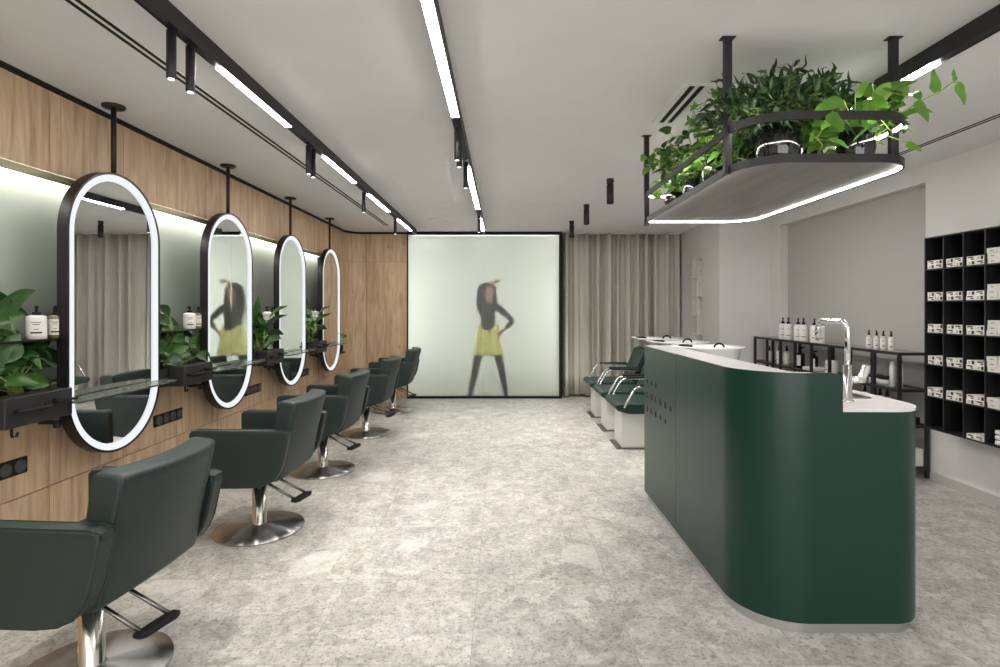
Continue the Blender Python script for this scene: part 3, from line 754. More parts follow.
# ------------------------------------------------------------------ console rack on the right
rk = thing('console_rack', 'long black metal open rack with glass shelves along the grey recess', 'rack', (3.35, 5.6, 0))
RX0, RX1, RY0, RY1 = 3.235, 3.485, 4.40, 6.94
rm = Matrix.Translation((-3.35, -5.6, 0))
def rpart(mb, name, m):
    o = mb.build(name, m); o.data.transform(rm); o.parent = rk; return o
b = MB(); T_ = .013
posts = [6.927-.315*k for k in range(9)]; posts[-1] = 4.413
for y in posts:
    thick = T_ if abs(y-4.7) > .1 else .02
    b.box(RX0, RX0+.024, y-thick, y+thick, 0.01, 1.035)
for y in posts[::2]: b.box(RX1-.024, RX1, y-T_, y+T_, 0.01, 1.035)
b.box(RX0-.001, RX1, posts[7]-.012, posts[7]+.012, 0.31, .335)
rpart(b, 'frame', BLACK)
b = MB()
for z in (.08, .42, .712, 1.012):
    b.box(RX0-.002, RX0+.022, RY0, RY1, z, z+.024); b.box(RX1-.022, RX1+.001, RY0, RY1, z, z+.024)
    b.box(RX0, RX1, RY0-.002, RY0+.024, z, z+.024); b.box(RX0, RX1, RY1-.024, RY1+.002, z, z+.024)
rpart(b, 'rail', BLACK)
for z in (.09, .43, .722, 1.026):
    b = MB(); b.box(RX0+.022, RX1-.022, RY0+.024, RY1-.024, z, z+.01); rpart(b, 'glass_shelf', CLEARG if z < 1 else mat('grey_glass_top', srgb(150, 148, 144), .1))

def bottle_pump(name, label, loc, h=.25, r=.04, body=BOTW, cap=BLACKM, group=None, square=False, rz=0, pump=True):
    t = thing(name, label, 'bottle', loc, rz, group)
    b = MB(); hb = h*.72
    b.lathe([(0, 0), (r*.92, 0), (r, r*.1), (r, hb*.86), (r*.9, hb*.95), (r*.45, hb), (0, hb)], seg=20); b.build('body', body, t)
    b = MB(); b.lathe([(0, hb-.001), (r*.42, hb-.001), (r*.42, hb+h*.09), (r*.16, hb+h*.1), (r*.16, h*.93), (0, h*.93)], seg=14)
    if pump:
        b.box(-r*.35, r*.95, -r*.2, r*.2, h*.93, h, r*.06, 1)
    else:
        b.lathe([(0, h*.8), (r*.3, h*.8), (r*.25, h), (0, h)], seg=12)
    b.build('pump' if pump else 'cap', cap, t)
    b = MB()
    b.loft([[(r*1.012*math.cos(a), r*1.012*math.sin(a), z) for a in [PI*.62+k/10*PI*.76+0 for k in range(11)]] for z in (hb*.14, hb*.82)], True, cap=False, closed=False)
    lb = b.build('label', LABEL, t)
    b = MB()
    for k, (zz, wd) in enumerate(((.68, .3), (.60, .2), (.40, .14), (.24, .34))):
        hh = .008 if k == 3 else .003
        b.loft([[(r*1.03*math.cos(a), r*1.03*math.sin(a), z) for a in [PI-wd*PI/2+j/6*wd*PI for j in range(7)]] for z in (hb*zz, hb*zz+hh)], False, cap=False, closed=False)
    b.build('print', INK, lb)
    return t
# bottles on thin shelves left
n1 = ['on the left-edge dark shelf', 'on the dark shelf between the first two mirrors', 'on the dark shelf between second and third mirrors', 'on the dark shelf between third and farthest mirrors']
for k in range(4):
    y = SHY[k]-.115
    a = math.radians(130)
    bottle_pump('pump_bottle', 'white round pump bottle with black pump '+n1[k], (XL+.075, y, 1.246), .165, .042, rz=a)
    bottle_pump('spray_bottle', 'olive glass bottle with white label '+n1[k], (XL+.085, y+.10, 1.246), .165, .030, body=BOTA, rz=a, pump=False)
g = 'white pump bottles on the black rack'
lbs = ['first from the left, by the corner', 'second from the left', 'third from the left', 'fourth from the left', 'fifth from the left', 'last on the right, by the faucet']
for k, y in enumerate((6.42, 6.30, 6.09, 5.98, 5.77, 5.665)):
    bottle_pump('pump_bottle', 'large white pump bottle on the black rack, '+lbs[k], (3.34, y, 1.036), .25, .044, group=g, rz=math.radians(60))
for k, y in enumerate((4.90, 4.80, 4.715, 4.62)):
    bottle_pump('dropper_bottle', 'small clear bottle with black cap on rack top, %s of the four' % ['leftmost', 'second from left', 'third from left', 'rightmost'][k], (3.33, y, 1.036), .165, .024, body=BOTC, group='small capped bottles on the black rack', pump=False, rz=math.radians(55))
# things inside the rack
Zs = .732
bottle_pump('black_bottle', 'big black pump bottle inside the black rack, left one', (3.36, 6.09, Zs), .23, .05, body=BOTB, pump=True)
bottle_pump('black_bottle', 'black pump bottle inside the black rack, right one, partly behind a post', (3.40, 5.88, Zs), .20, .038, body=BOTB, pump=True)
bottle_pump('canister', 'white jug with black cap on the middle shelf behind the faucet', (3.37, 5.52, Zs), .19, .058, pump=False)
bottle_pump('tall_bottle', 'tall white bottle on the middle shelf, left one in the second rack bay', (3.36, 6.55, Zs), .21, .032, pump=False)
bottle_pump('tall_bottle', 'pale bottle on the middle shelf, beside the black pump bottle', (3.36, 6.37, Zs), .22, .036, body=BOTC, pump=False)
bottle_pump('cream_bottle', 'cream bottle in the far left bay of the black rack', (3.36, 6.78, Zs), .19, .03, body=BOTC, pump=False)
bottle_pump('spray_bottle', 'small white bottle behind the faucet lever in the rack', (3.36, 5.0, Zs), .15, .02, pump=False)
for k, y in enumerate((4.50, 4.44+.06*0)):
    b = MB(); b.lathe([(0, 0), (.022, 0), (.022, .17), (.018, .185), (.018, .21), (0, .21)], (3.345, 4.625-.085*k, Zs), 18)
    tag(b.build('tube_bottle', BOTW), 'slim tall white tube bottle at the near end of the rack, %s one' % ('left' if k == 0 else 'right'), 'bottle', 'slim white tubes in the rack')
for k, (y, z) in enumerate(((4.86, 0), (4.74, 0))):
    t = thing('cream_jar', 'wide white jar with black lid on the rack shelf, %s one' % ('left' if k == 0 else 'right'), 'jar', (3.37, y, Zs), 0, 'wide jars on the rack shelf')
    b = MB(); b.lathe([(0, 0), (.055, 0), (.055, .045), (0, .045)], seg=24); b.build('body', BOTW, t)
    b = MB(); b.lathe([(0, .045), (.057, .045), (.057, .068), (0, .068)], seg=24); b.build('lid', BLACKM, t)
for k, y in enumerate((5.0, 4.80, 4.71)):
    bottle_pump('small_bottle', 'small white bottle on the lower rack shelf, %s one' % ['left', 'middle', 'right'][k], (3.36, y, .44), .26, .034, group='small white bottles on the lower rack shelf', pump=False)
b = MB(); b.box(3.28, 3.44, 5.70, 5.9, Zs, Zs+.03, .004, 1); tag(b.build('paper_stack', BOXW), 'low white stack of papers on the rack shelf in front of black bottle', 'paper')
b = MB(); b.box(3.30, 3.44, 4.44, 4.62, .44, .5, .004, 1); tag(b.build('storage_box', BLACKM), 'black box on the lower rack shelf at the near end', 'box')
b = MB(); b.box(3.28, 3.46, 4.43, 4.66, .10, .24, .004, 1); tag(b.build('storage_box', BOXP), 'pale box on the bottom rack shelf at the near end', 'box')

# ------------------------------------------------------------------ black cubby shelf on right wall
UX0, UX1 = 3.25, XR-.001
UY1, UZ0, UZ1 = 4.15, .487, 1.933
colw, rowh, NC, NR = .172, (1.933-.487)/6, 6, 6
UY0 = UY1-colw*NC
cub = thing('cubby_shelf', 'black wall-hung cubby shelf holding product boxes at the right edge', 'shelf', (3.37, 3.6, UZ0))
cm = Matrix.Translation((-3.37, -3.6, -UZ0))
def cupart(mb, name):
    o = mb.build(name, BLACKM2); o.data.transform(cm); o.parent = cub; return o
BLACKM2 = mat('black_board', srgb(16, 15, 16), .55, noise=.1, nscale=40)
cupart(MB().box(UX1-.012, UX1, UY0, UY1, UZ0, UZ1), 'back_panel')
for k in range(NC+1):
    y = UY1-colw*k; cupart(MB().box(UX0, UX1-.012, y-.005, y+.005, UZ0, UZ1), 'divider')
for k in range(NR+1):
    z = UZ0+rowh*k
    b = MB(); b.box(UX0+.001, UX1-.012, UY0-.004, UY1+.004, z-.005, z+.005); cupart(b, 'shelf_board')
rown = ['top', 'second', 'third', 'fourth', 'fifth', 'bottom']
coln = ['far left', 'second', 'third', 'fourth']
proto = None
def carton_proto():
    t = thing('product_box', 'x', 'box', (0, 0, 0), 0, 'small white product boxes in the black cubbies')
    b = MB(); b.box(0, .13, -.034, .034, 0, .031); b.build('carton', BOXW, t)
    b = MB(); b.box(-.0006, .0005, -.022, .0, .006, .014); b.box(-.0006, .0005, -.02, .026, .018, .027)
    b.build('print', INK, t)
    return t
def carton_proto2():
    t = thing('product_box', 'x', 'box', (0, 0, 0), 0, 'pale product boxes in the fourth cubby column')
    b = MB(); b.box(0, .15, -.038, .038, 0, .034); b.build('carton', BOXP, t)
    b = MB(); b.box(-.0006, .0005, -.012, .014, .013, .019); b.build('print', mat('grey_ink', srgb(120, 118, 112), .6), t)
    return t
def carton_proto3():
    t = thing('product_box', 'x', 'box', (0, 0, 0), 0, 'small white product boxes in the black cubbies')
    b = MB(); b.box(0, .13, -.034, .034, 0, .031); b.build('carton', BOXW, t)
    b = MB(); b.box(-.0006, .0005, -.026, -.006, .004, .027); b.box(-.0006, .0005, .004, .024, .008, .012); b.box(-.0006, .0005, .004, .02, .018, .022)
    b.build('print', INK, t)
    return t
P1, P2, P3 = carton_proto(), carton_proto2(), carton_proto3()
used = set()
def put(p, loc, label):
    if p.name not in used:
        used.add(p.name); p.location = loc; p['label'] = label; return
    dup(p, loc, 0, label)
for r in range(6):
    zf = UZ1-rowh*(r+1)+.0052
    for c_ in range(4):
        yc = UY1-colw*(c_+.5)
        where = '%s cubby, %s row' % (coln[c_], rown[r])
        if r == 5:
            if c_ == 2:
                for h in (0, 1): put(P1, (UX0+.01, yc+.035-.07*h, zf), 'white product box lying alone low in the third cubby of the bottom row, %s' % ('left' if h == 0 else 'right'))
            continue
        if c_ < 3:
            for lv in (0, 1):
                for h in (0, 1):
                    put(P1 if (r+c_+lv+h) % 2 else P3, (UX0+.008+random.uniform(0, .008), yc+.037-.072*h, zf+.0315*lv), 'box with black print, %s %s in the %s' % (('lower', 'upper')[lv], ('left', 'right')[h], where))
        else:
            for lv in range(3 if r != 4 else 2):
                for h in (0, 1):
                    put(P2, (UX0+.004+random.uniform(0, .008), yc+.041-.08*h, zf+.0345*lv), 'pale box, %s %s in the %s' % (('bottom', 'middle', 'top')[lv], ('left', 'right')[h], where))
for k in range(3):
    z = UZ0+.0052+.034*k
    b = MB(); b.box(UX0+.02, UX1-.03, UY1-colw*3.92, UY1-colw*3.25-.0*k, z, z+.032, .012, 3)
    o = b.build('folded_towel', mat('white_towel%d' % k, srgb(214-6*k, 212-6*k, 206-6*k), .95, noise=.05, nscale=90, bump=.4))
    tag(o, 'folded white towel in the bottom row at the right edge, %s of the pile' % ('bottom', 'middle', 'top')[k], 'towel', 'folded towels in the bottom cubby')

# ------------------------------------------------------------------ hanging planter
PX0, PX1, PY0, PY1, PZ = .985, 1.715, 2.165, 3.74, 1.985
pl = thing('hanging_planter', 'black ceiling-hung plant shelf with rounded corners and white led edge', 'hanging shelf', (1.35, 2.95, PZ))
pm = Matrix.Translation((-1.35, -2.95, -PZ))
def ppart(mb, name, m, par=None):
    o = mb.build(name, m); o.data.transform(pm); o.parent = par or pl; return o
def po(i): return rrect(PX0+i, PX1-i, PY0+i, PY1-i, .2-i, 12, (1, 1, 1, 0)) if i < .19 else None
fz = lambda p, a: (p[0], p[1], a)
b = MB(); ring(b, po(0), po(.008), fz, PZ, PZ+.034); ppart(b, 'shelf_rim', BLACK)
b = MB(); b.prism(po(.0085), PZ+.014, PZ+.028, 'z'); ppart(b, 'shelf_board', CONC)
b = MB(); ring(b, po(.0085), po(.013), fz, PZ+.005, PZ+.0135); ppart(b, 'led_strip', LEDSHELF)
RZ = 2.157
b = MB(); ring(b, po(-.002), po(.008), fz, RZ, RZ+.034); ppart(b, 'guard_rail', BLACK)
b = MB(); ring(b, po(.0085), po(.0125), fz, RZ+.006, RZ+.020); ppart(b, 'led_strip', LEDSHELF)
for (x, y) in ((.985, 2.36), (1.71, 2.36), (.99, 3.70), (1.62, 3.69)):
    b = MB(); b.box(x-.016, x+.016, y-.012, y+.012, PZ-.022 if (y > 3 and x < 1) else (PZ if x < 1 else PZ+.029), H-.004); b.box(x-.03, x+.03, y-.02, y+.02, H-.004, H); ppart(b, 'hanging_post', BLACK)

# --- leaves
def leaf(mb, p, d, L, W, droop=.6, kind='lance', roll=0., wav=0., n=7, fold_=.18, side=None):
    p = Vector(p); d = Vector(d).normalized()
    if side is None:
        side = d.cross(Vector((0, 0, 1)))
        if side.length < .05: side = Vector((1, 0, 0))
    else: side = Vector(side)-d*Vector(side).dot(d)
    side.normalize(); side = Matrix.Rotation(roll, 3, d) @ side
    vs = []; ph_ = random.uniform(0, 6)
    for k in range(n+1):
        t = k/n
        if kind == 'lance': w_ = W*(math.sin(PI*min(1, t**.75))**.9)*.5 if 0 < t < 1 else .001
        elif kind == 'heart': w_ = W*.5*(min(1, (t*6)**.6) * (1-t**1.9)**.75) if t < 1 else .001
        else: w_ = W*.5*(.6+.4*math.sin(PI*t))*(1-t**6) if t < 1 else .001
        nrm = side.cross(d).normalized()
        c_ = p + nrm*(wav*math.sin(ph_+t*9))
        tw = Matrix.Rotation(wav*14*math.sin(ph_+t*7), 3, d)
        s_ = tw @ side
        vs += [tuple(c_-s_*w_+nrm*w_*fold_*2), tuple(c_), tuple(c_+s_*w_+nrm*w_*fold_*2)]
        p = p+d*(L/n)
        d = (d+Vector((0, 0, -1))*droop*1.0/n).normalized()
        side = (side-d*side.dot(d)).normalized()
    fs = []
    for k in range(n):
        a = k*3; fs += [(a, a+1, a+4, a+3), (a+1, a+2, a+5, a+4)]
    mb.faces(vs, fs, True)
def rdir(az, el): return Vector((math.cos(az)*math.cos(el), math.sin(az)*math.cos(el), math.sin(el)))
def pot_part(t, r, h, mt=POT):
    b = MB(); b.lathe([(0, 0), (r*.62, 0), (r*.8, h*.08), (r, h*.5), (r*.97, h*.75), (r*.8, h*.95), (r*.72, h), (r*.66, h*.97), (r*.7, h*.88), (0, h*.86)], seg=28); p = b.build('pot', mt, t)
    b = MB(); b.lathe([(0, h*.865), (r*.66, h*.865), (r*.6, h*.9), (0, h*.9)], seg=20); b.build('soil', SOIL, p)
def lily(name, label, loc, n, L, W, reach, seed, zone=None, group=None, flat=.5):
    random.seed(seed)
    t = thing(name, label, 'plant', loc, 0, group)
    b = MB(); b.lathe([(0, 0), (.055, 0), (.062, .09), (.058, .095), (.052, .08), (0, .08)], seg=18); p = b.build('pot', BLACKM, t)
    b = MB(); b.lathe([(0, .081), (.05, .081), (.03, .086), (0, .086)], seg=14); b.build('soil', SOIL, p)
    lf, st = MB(), MB()
    for k in range(n):
        z = random.uniform(.12, reach); hi_ = z > .30
        y = random.uniform(-.16, .02) if hi_ else random.uniform(-.22, .20)
        if zone and random.random() < .4: y = random.uniform(-.05, zone)
        x = random.uniform(-.13, -.02) if hi_ else random.uniform(-.10, .05)
        tip = Vector((x, y, z))
        st.tube([(random.uniform(-.03, .03), random.uniform(-.03, .03), .08), (x*.3, y*.35, .08+(z-.08)*.6), tuple(tip)], .003, 5)
        az = random.choice((-1, 1)) if (not hi_ or zone or y < -.07) else -1
        d = Vector((random.uniform(-.10, .22), az*random.uniform(.4, 1), random.uniform(-.3, 1.0)))
        nr = Vector((1, random.uniform(-1, .2), random.uniform(-.3, 1.0)))
        leaf(lf, tip, d, L*random.uniform(.7, 1.1), W*random.uniform(.85, 1.25), random.uniform(.4, 1.8), 'lance', random.uniform(-.4, .4), .004, 9, side=d.cross(nr))
    if zone: 
        for (p_, d_, L_, W_) in (((.10, -.02, .40), (.10, .85, .50), .40, .07), ((.09, .0, .27), (.1, .9, .1), .30, .075), ((.08, -.05, .33), (.3, .2, .3), .24, .08)):
            st.tube([(0, 0, .08), (.06, -.02, .2), p_], .003, 5); leaf(lf, p_, d_, L_, W_, .45, 'lance', .2, .003, 9, side=(.3, -.4, .9))
    for v in [v for v in lf.bm.verts]:
        lim = -.195 if loc[1] < 7.2 else -.08
        if v.co.x < lim: v.co.x = lim+(v.co.x-lim)*.02
    st.build('stem', STEM, t); lf.build('foliage', LEAFP, t, fix=False)
    return t
TX = XL+.085
lily('peace_lily', 'leafy green plant in the black trough at the left edge of the picture', (TX-.01, 2.58, .888), 64, .21, .085, .52, 3, None, 'leafy plants in black troughs')
lily('peace_lily', 'leafy green plant in the black trough between first and second mirrors', (TX-.01, 3.85, .888), 56, .20, .085, .46, 11, None, 'leafy plants in black troughs')
lily('peace_lily', 'leafy green plant in the black trough between second and third mirrors', (TX-.01, 5.13, .888), 64, .26, .08, .52, 5, .12, 'leafy plants in black troughs')
lily('peace_lily', 'leafy green plant in the black trough between third and farthest mirrors', (TX-.01, 6.48, .888), 60, .24, .08, .48, 8, .08, 'leafy plants in black troughs')
lily('peace_lily', 'small green plant hanging beside the farthest mirror, before the oak corner', (XL+.085, 7.62, .78), 18, .16, .05, .36, 18, None, 'leafy plants in black troughs')
b = MB(); b.box(.003, .15, -.1, .1, .762, .779, .003, 1); b.box(.003, .015, -.1, .1, .70, .762)
sh5 = b.build('wall_bracket_shelf', BLACKM); sh5.location = (XL, 7.62, 0); tag(sh5, 'small black bracket carrying the plant past the farthest mirror', 'shelf')

def pothos(label, loc, r, h, vines, seed, box, leafs, size, mt, grp='pothos plants on the hanging planter', bias=(0, 0, 0)):
    random.seed(seed)
    t = thing('potted_pothos', label, 'plant', loc, 0, grp)
    pot_part(t, r, h)
    lf, st = MB(), MB()
    for v in range(vines):
        p = Vector((random.uniform(-r*.4, r*.4), random.uniform(-r*.4, r*.4), h*.88))
        d = rdir(random.uniform(0, 2*PI), random.uniform(.2, 1.3))+Vector(bias)
        d.normalize(); path = [tuple(p)]
        for k in range(leafs):
            p = p+d*.04
            lo = Vector(box[0]); hi = Vector(box[1])
            for a in range(3):
                if p[a] < lo[a]: d[a] = abs(d[a])+.2
                if p[a] > hi[a]: d[a] = -abs(d[a])-.2
            d = (d+Vector((random.uniform(-.5, .5), random.uniform(-.5, .5), random.uniform(-.5, .36)))).normalized()
            path.append(tuple(p))
            ld = (rdir(random.uniform(0, 2*PI), random.uniform(-.5, .8))+d*.4).normalized()
            q = p+ld*.03
            st.tube([tuple(p), tuple(q)], .0015, 4)
            leaf(lf, q, ld, size*random.uniform(.6, 1.2), size*random.uniform(.45, .8), random.uniform(.2, 1.4), 'heart', random.uniform(-1.2, 1.2), .002, 6)
        if len(path) > 2: st.tube(path, .0025, 5)
    st.build('stem', STEM, t); lf.build('foliage', mt, t, fix=False)
    return t
SZ = PZ+.029
B3 = lambda l, *v: tuple(v)
# far-left group
pothos('trailing pothos in glossy black pot at the far left corner of the hanging planter', (1.13, 3.50, SZ), .075, .15, 18, 21, ((-.20, -.2, .03), (.25, .2, .36)), 11, .075, LEAFB)
pothos('trailing pothos in black pot, second from the far left corner of the hanging planter', (1.15, 3.22, SZ), .07, .15, 16, 22, ((-.17, -.2, .05), (.2, .2, .42)), 11, .075, LEAFD)
pothos('bushy pothos in glossy black pot just left of the near left hanging post', (1.135, 2.87, SZ), .07, .19, 18, 23, ((-.14, -.25, .08), (.3, .25, .42)), 11, .075, LEAFB)
pothos('pothos in black pot behind the near left hanging post', (1.30, 2.72, SZ), .08, .19, 14, 24, ((-.2, -.2, .1), (.3, .25, .32)), 10, .07, LEAFD)
# ribbon fern, big
def fern(label, loc, r, h, n, seed):
    random.seed(seed)
    t = thing('potted_ribbon_fern', label, 'plant', loc, 0)
    pot_part(t, r, h)
    lf, st = MB(), MB()
    for k in range(n):
        az = random.uniform(0, 2*PI); el = random.uniform(-.05, 1.3)
        R_ = random.uniform(.08, .36)
        d = rdir(az, el); tip = Vector((0, 0, h*.95))+Vector((d.x*R_*1.03, d.y*R_*.62, max(-.02, d.z*R_*.62)))
        st.tube([(random.uniform(-r, r)*.4, random.uniform(-r, r)*.4, h*.9), tuple(Vector((0, 0, h))+(tip-Vector((0, 0, h)))*.5+Vector((0, 0, .04))), tuple(tip)], .0018, 4)
        for j in range(3):
            dd = (d+rdir(random.uniform(0, 2*PI), random.uniform(-.4, .9))*.9).normalized()
            leaf(lf, tip, dd, random.uniform(.06, .13), random.uniform(.012, .022), random.uniform(-1.0, 3.0), 'strap', random.uniform(-1.4, 1.4), .011, 9)
    st.build('stem', STEM, t); lf.build('foliage', LEAFR, t, fix=False)
fern('big dark ribbon-leaved fern in glossy black pot in the middle of the hanging planter', (1.26, 2.46, SZ), .10, .215, 310, 31)
pothos('bright pothos in black pot right of the dark fern on the hanging planter', (1.47, 2.62, SZ), .07, .17, 14, 41, ((-.25, -.25, .06), (.2, .25, .3)), 9, .10, LEAFB)
# right pot with trailing vine to the right
t = pothos('large-leaved pothos in glossy black pot at the right end, one vine reaching out right', (1.585, 2.42, SZ), .078, .185, 9, 43, ((-.28, -.2, .1), (.16, .2, .32)), 8, .12, LEAFB)
random.seed(5)
st = MB()
pth = [(0, 0, .17), (.08, -.08, .2), (.15, -.11, .235), (.20, -.12, .27), (.27, -.12, .30), (.33, -.12, .345), (.365, -.12, .35)]
st.tube(pth, .003, 6)
big = [((.258, -.12, .30), (-.05, 0, 1), .105, .075), ((.19, -.12, .275), (.25, -.2, -.95), .11, .085), ((.365, -.12, .35), (.15, -.1, -1), .105, .07), ((.34, -.12, .35), (-.05, 0, 1), .055, .035),
       ((-.27, -.27, .17), (.35, -.2, -.9), .095, .10), ((.0, -.17, .30), (.9, -.1, .25), .14, .05), ((-.18, -.2, .24), (-.85, 0, -.25), .13, .07), ((.06, -.14, .26), (.6, -.2, .55), .08, .06),
       ((.13, -.13, .09), (.6, -.3, -.5), .07, .045), ((-.02, -.16, .21), (-.5, -.3, -.6), .085, .06), ((-.12, -.18, .26), (.4, -.2, .7), .08, .05)]
for p, d, L, W in big[4:]: st.tube([(0, 0, .17), tuple((Vector(p)+Vector((0, 0, .2)))*.5), p], .0022, 5)
st.build('trailing_vine', STEM, t)
for p, d, L, W in big:
    lf = MB(); leaf(lf, p, d, L, W, .15, 'heart', 0, .002, 9, .08, side=(1, .3, 0) if abs(d[2]) > .6 else (0, .45, 1)); lf.build('large_leaf', LEAFB, t, fix=False)

# ------------------------------------------------------------------ woman behind the glass
def skin(name, chains, m, parent=None, sub=2, root=0):
    bm = bmesh.new(); lay = bm.verts.layers.skin.verify(); vmap = {}
    def V(p, r):
        k = (round(p[0], 4), round(p[1], 4), round(p[2], 4))
        if k not in vmap:
            v = bm.verts.new(p); vmap[k] = v
            rr = r if isinstance(r, tuple) else (r, r)
            v[lay].radius = rr
        return vmap[k]
    first = None
    for ch in chains:
        prev = None
        for p, r in ch:
            v = V(p, r)
            if first is None: first = v
            if prev and prev is not v and not bm.edges.get((prev, v)): bm.edges.new((prev, v))
            prev = v
    first[lay].use_root = True
    me = bpy.data.meshes.new(name); bm.to_mesh(me); bm.free(); me.materials.append(m)
    o = bpy.data.objects.new(name, me); C.objects.link(o)
    sk_ = o.modifiers.new('skin', 'SKIN'); sk_.use_smooth_shade = True
    sb = o.modifiers.new('sub', 'SUBSURF'); sb.levels = sub; sb.render_levels = sub
    if parent: o.parent = parent
    return o
PYW = 8.60
wo = thing('person', 'woman in black top and yellow skirt posing behind the frosted glass, arm over her head', 'person', (-.215, PYW, 0))
pel = (0, 0, 1.0)
J = dict(pel=(.0, 0, 1.0), waist=(-.01, 0, 1.13), chest=(-.01, 0, 1.30), sh=(0, 0, 1.43), neck=(.01, 0, 1.50), head0=(.015, -.005, 1.56),
         sl=(-.15, 0, 1.42), el=(-.135, -.02, 1.71), wl=(.06, -.03, 1.80), hl=(.13, -.03, 1.82),
         sr=(.17, 0, 1.40), er=(.39, .02, 1.19), wr=(.21, -.07, 1.02), hr=(.15, -.09, .99),
         hil=(-.10, 0, .93), knl=(-.19, -.02, .52), anl=(-.27, .01, .12), hir=(.10, 0, .93), knr=(.18, -.02, .52), anr=(.26, .01, .12))
def fingers(base, d, spread, side):
    out = []
    for k in range(4):
        a = (k-1.5)*.016
        s_ = Vector(spread)*a; d_ = Vector(d)
        p0 = Vector(base)+s_; L = (.05, .062, .058, .045)[k]
        p1 = p0+d_*L*.55+s_*.3; p2 = p1+d_*L*.5+Vector((0, .012, -.008))
        out.append([(base, .022), (tuple(p0+d_*.012), .010), (tuple(p1), .0085), (tuple(p2), .007)])
    th = Vector(base)-Vector(d)*.03
    out.append([(base, .022), (tuple(th+Vector(spread)*side*.035), .011), (tuple(th+Vector(spread)*side*.05+Vector(d)*.035), .009)])
    return out
body = [
    [(J['pel'], (.13, .10)), (J['waist'], (.10, .08)), (J['chest'], (.125, .09)), (J['sh'], (.10, .07)), (J['neck'], .05), (J['head0'], (.06, .065)), ((.018, -.01, 1.63), (.078, .09)), ((.02, -.008, 1.70), (.078, .088)), ((.022, 0, 1.75), (.05, .055))],
    [(J['sh'], (.10, .07)), (J['sl'], .05), (J['el'], .037), ((-.06, -.025, 1.765), .033), (J['wl'], .024), (J['hl'], .022)],
    [(J['sh'], (.10, .07)), (J['sr'], .05), (J['er'], .036), (J['wr'], .024), (J['hr'], .022)],
    [(J['pel'], (.13, .10)), (J['hil'], .085), (J['knl'], .052), ((-.225, .01, .36), .052), (J['anl'], .033), ((-.285, -.06, .05), .032), ((-.29, -.15, .03), .022)],
    [(J['pel'], (.13, .10)), (J['hir'], .085), (J['knr'], .052), ((.215, .01, .36), .052), (J['anr'], .033), ((.275, -.06, .05), .032), ((.28, -.15, .03), .022)]]
body += fingers(J['hl'], (.97, 0, .2), (-.2, 0, 1), 1)
body += fingers(J['hr'], (-.6, -.3, -.7), (.7, 0, -.7), -1)
bd = skin('body', body, SKIN, wo)
e = .012
top = [
    [((0, 0, 1.02), (.19, .12)), (J['waist'], (.195, .12)), (J['chest'], (.215, .13)), (J['sh'], (.112, .082)), ((.01, 0, 1.515), .058)],
    [(J['sh'], (.112, .082)), (J['sl'], .062), (J['el'], .048), ((-.06, -.025, 1.765), .043), ((.02, -.029, 1.785), .034)],
    [(J['sh'], (.112, .082)), (J['sr'], .062), (J['er'], .047), (((.39+.21*2)/3, -.04, (1.19+2*1.02)/3), .038)]]
skin('sweater', top, KNIT, wo)
for s_ in ('l', 'r'):
    sg = -1 if s_ == 'l' else 1
    skin('tights', [[(J['hi'+s_], .10), (J['kn'+s_], .066), ((sg*.22, .01, .36), .064), (J['an'+s_], .044)]], TIGHTS, wo)
    an = J['an'+s_]
    skin('shoe', [[((an[0]-sg*.025, .012, .28), .058), ((an[0], .02, .13), .05), ((an[0]+sg*.01, .0, .07), .04), ((an[0]+sg*.02, -.08, .045), .04), ((an[0]+sg*.025, -.17, .025), .026)], [((an[0]+sg*.01, .0, .07), .04), ((an[0], .045, .02), .018)]], BLACKM, wo, 1)
b = MB()
N_ = 36
loops = []
for z, rx, ry in ((1.13, .165, .125), (1.10, .172, .13), (1.0, .20, .145), (.85, .205, .155), (.66, .25, .18), (.655, .245, .175), (.85, .195, .145), (1.12, .15, .115)):
    loops.append([(rx*math.cos(2*PI*k/N_)*(1+.02*math.sin(9*2*PI*k/N_)*(1.13-z)*2), ry*math.sin(2*PI*k/N_), z) for k in range(N_)])
b.loft(loops, True, cap=False); b.build('skirt', YELLOW, wo)
b = MB()   # hair cap with long waves, open at the face
loops = []
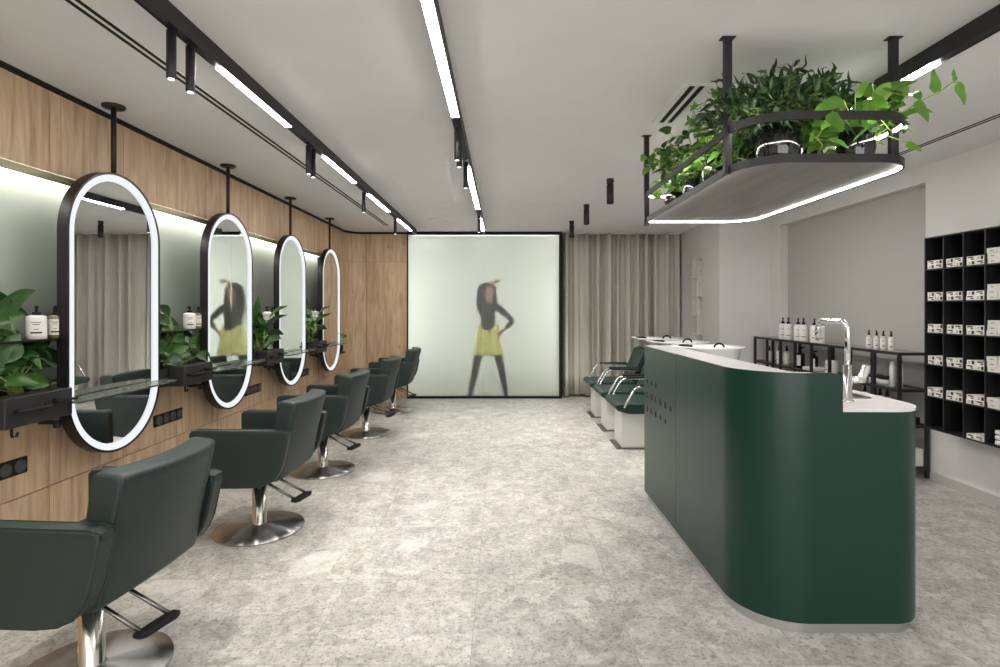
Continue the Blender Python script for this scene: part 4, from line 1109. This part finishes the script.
for z, r, fr in ((1.785, .02, 0), (1.775, .065, 0), (1.74, .098, .2), (1.70, .108, .7), (1.62, .11, .95), (1.54, .118, .9), (1.46, .13, .85), (1.40, .11, .9), (1.36, .05, .95)):
    lp_ = []
    for k in range(24):
        a = PI/2+(k/23-.5)*2*PI*(1-.30*min(1, fr*1.4))
        lp_.append((.02+r*math.cos(a)*(1.05 if z < 1.6 else 1), .01+r*math.sin(a), z))
    loops.append(lp_)
b.loft(loops, True, cap=False, closed=False)
hr_ = b.build('hair', HAIR, wo); md = hr_.modifiers.new('t', 'SOLIDIFY'); md.thickness = .02
b = MB()
for sx in (-.028, .034):
    b.lathe([(0, -.011), (.009, -.007), (.012, 0), (.009, .007), (0, .011)], (sx+.018, -.093, 1.665), 10)
b.build('eyes', INK, wo)
b = MB(); b.loft([[(.018+x*.6, -.085, 1.665+0*x), (.018-.010, -.09, 1.625), (.018, -.118, 1.622), (.028, -.09, 1.625)] for x in (-.01, .01)], True); b.build('nose', SKIN, wo)
b = MB(); b.lathe([(0, -.006), (.022, -.002), (.022, .002), (0, .006)], (.018, -.086, 1.592), 12, sy=.5); b.build('lips', mat('lips', srgb(150, 70, 66), .4), wo)
# small yellow thing held at the raised hand
fl = MB(); fl.lathe([(0, -.02), (.03, -.01), (.045, .012), (0, .004)], (.16, PYW*0-.04, 1.835), 14); fl.build('yellow_item', YELLOW, wo)

# ------------------------------------------------------------------ camera & world
cam = bpy.data.cameras.new('camera'); co = bpy.data.objects.new('camera', cam); C.objects.link(co)
co.location = (0, 0, 1.4); co.rotation_euler = (PI/2, 0, 0)
cam.sensor_width = 36; cam.lens = 19.44; cam.shift_x = -.002; cam.shift_y = -.0255; cam.clip_start = .05
S.camera = co
wd = bpy.data.worlds.new('world'); S.world = wd; wd.use_nodes = True
wd.node_tree.nodes['Background'].inputs[0].default_value = (.8, .85, .9, 1); wd.node_tree.nodes['Background'].inputs[1].default_value = .3
S.view_settings.view_transform = 'Standard'; S.view_settings.look = 'None'
S.view_settings.exposure = 1.27; S.view_settings.gamma = 1; S.view_settings.use_curve_mapping = False
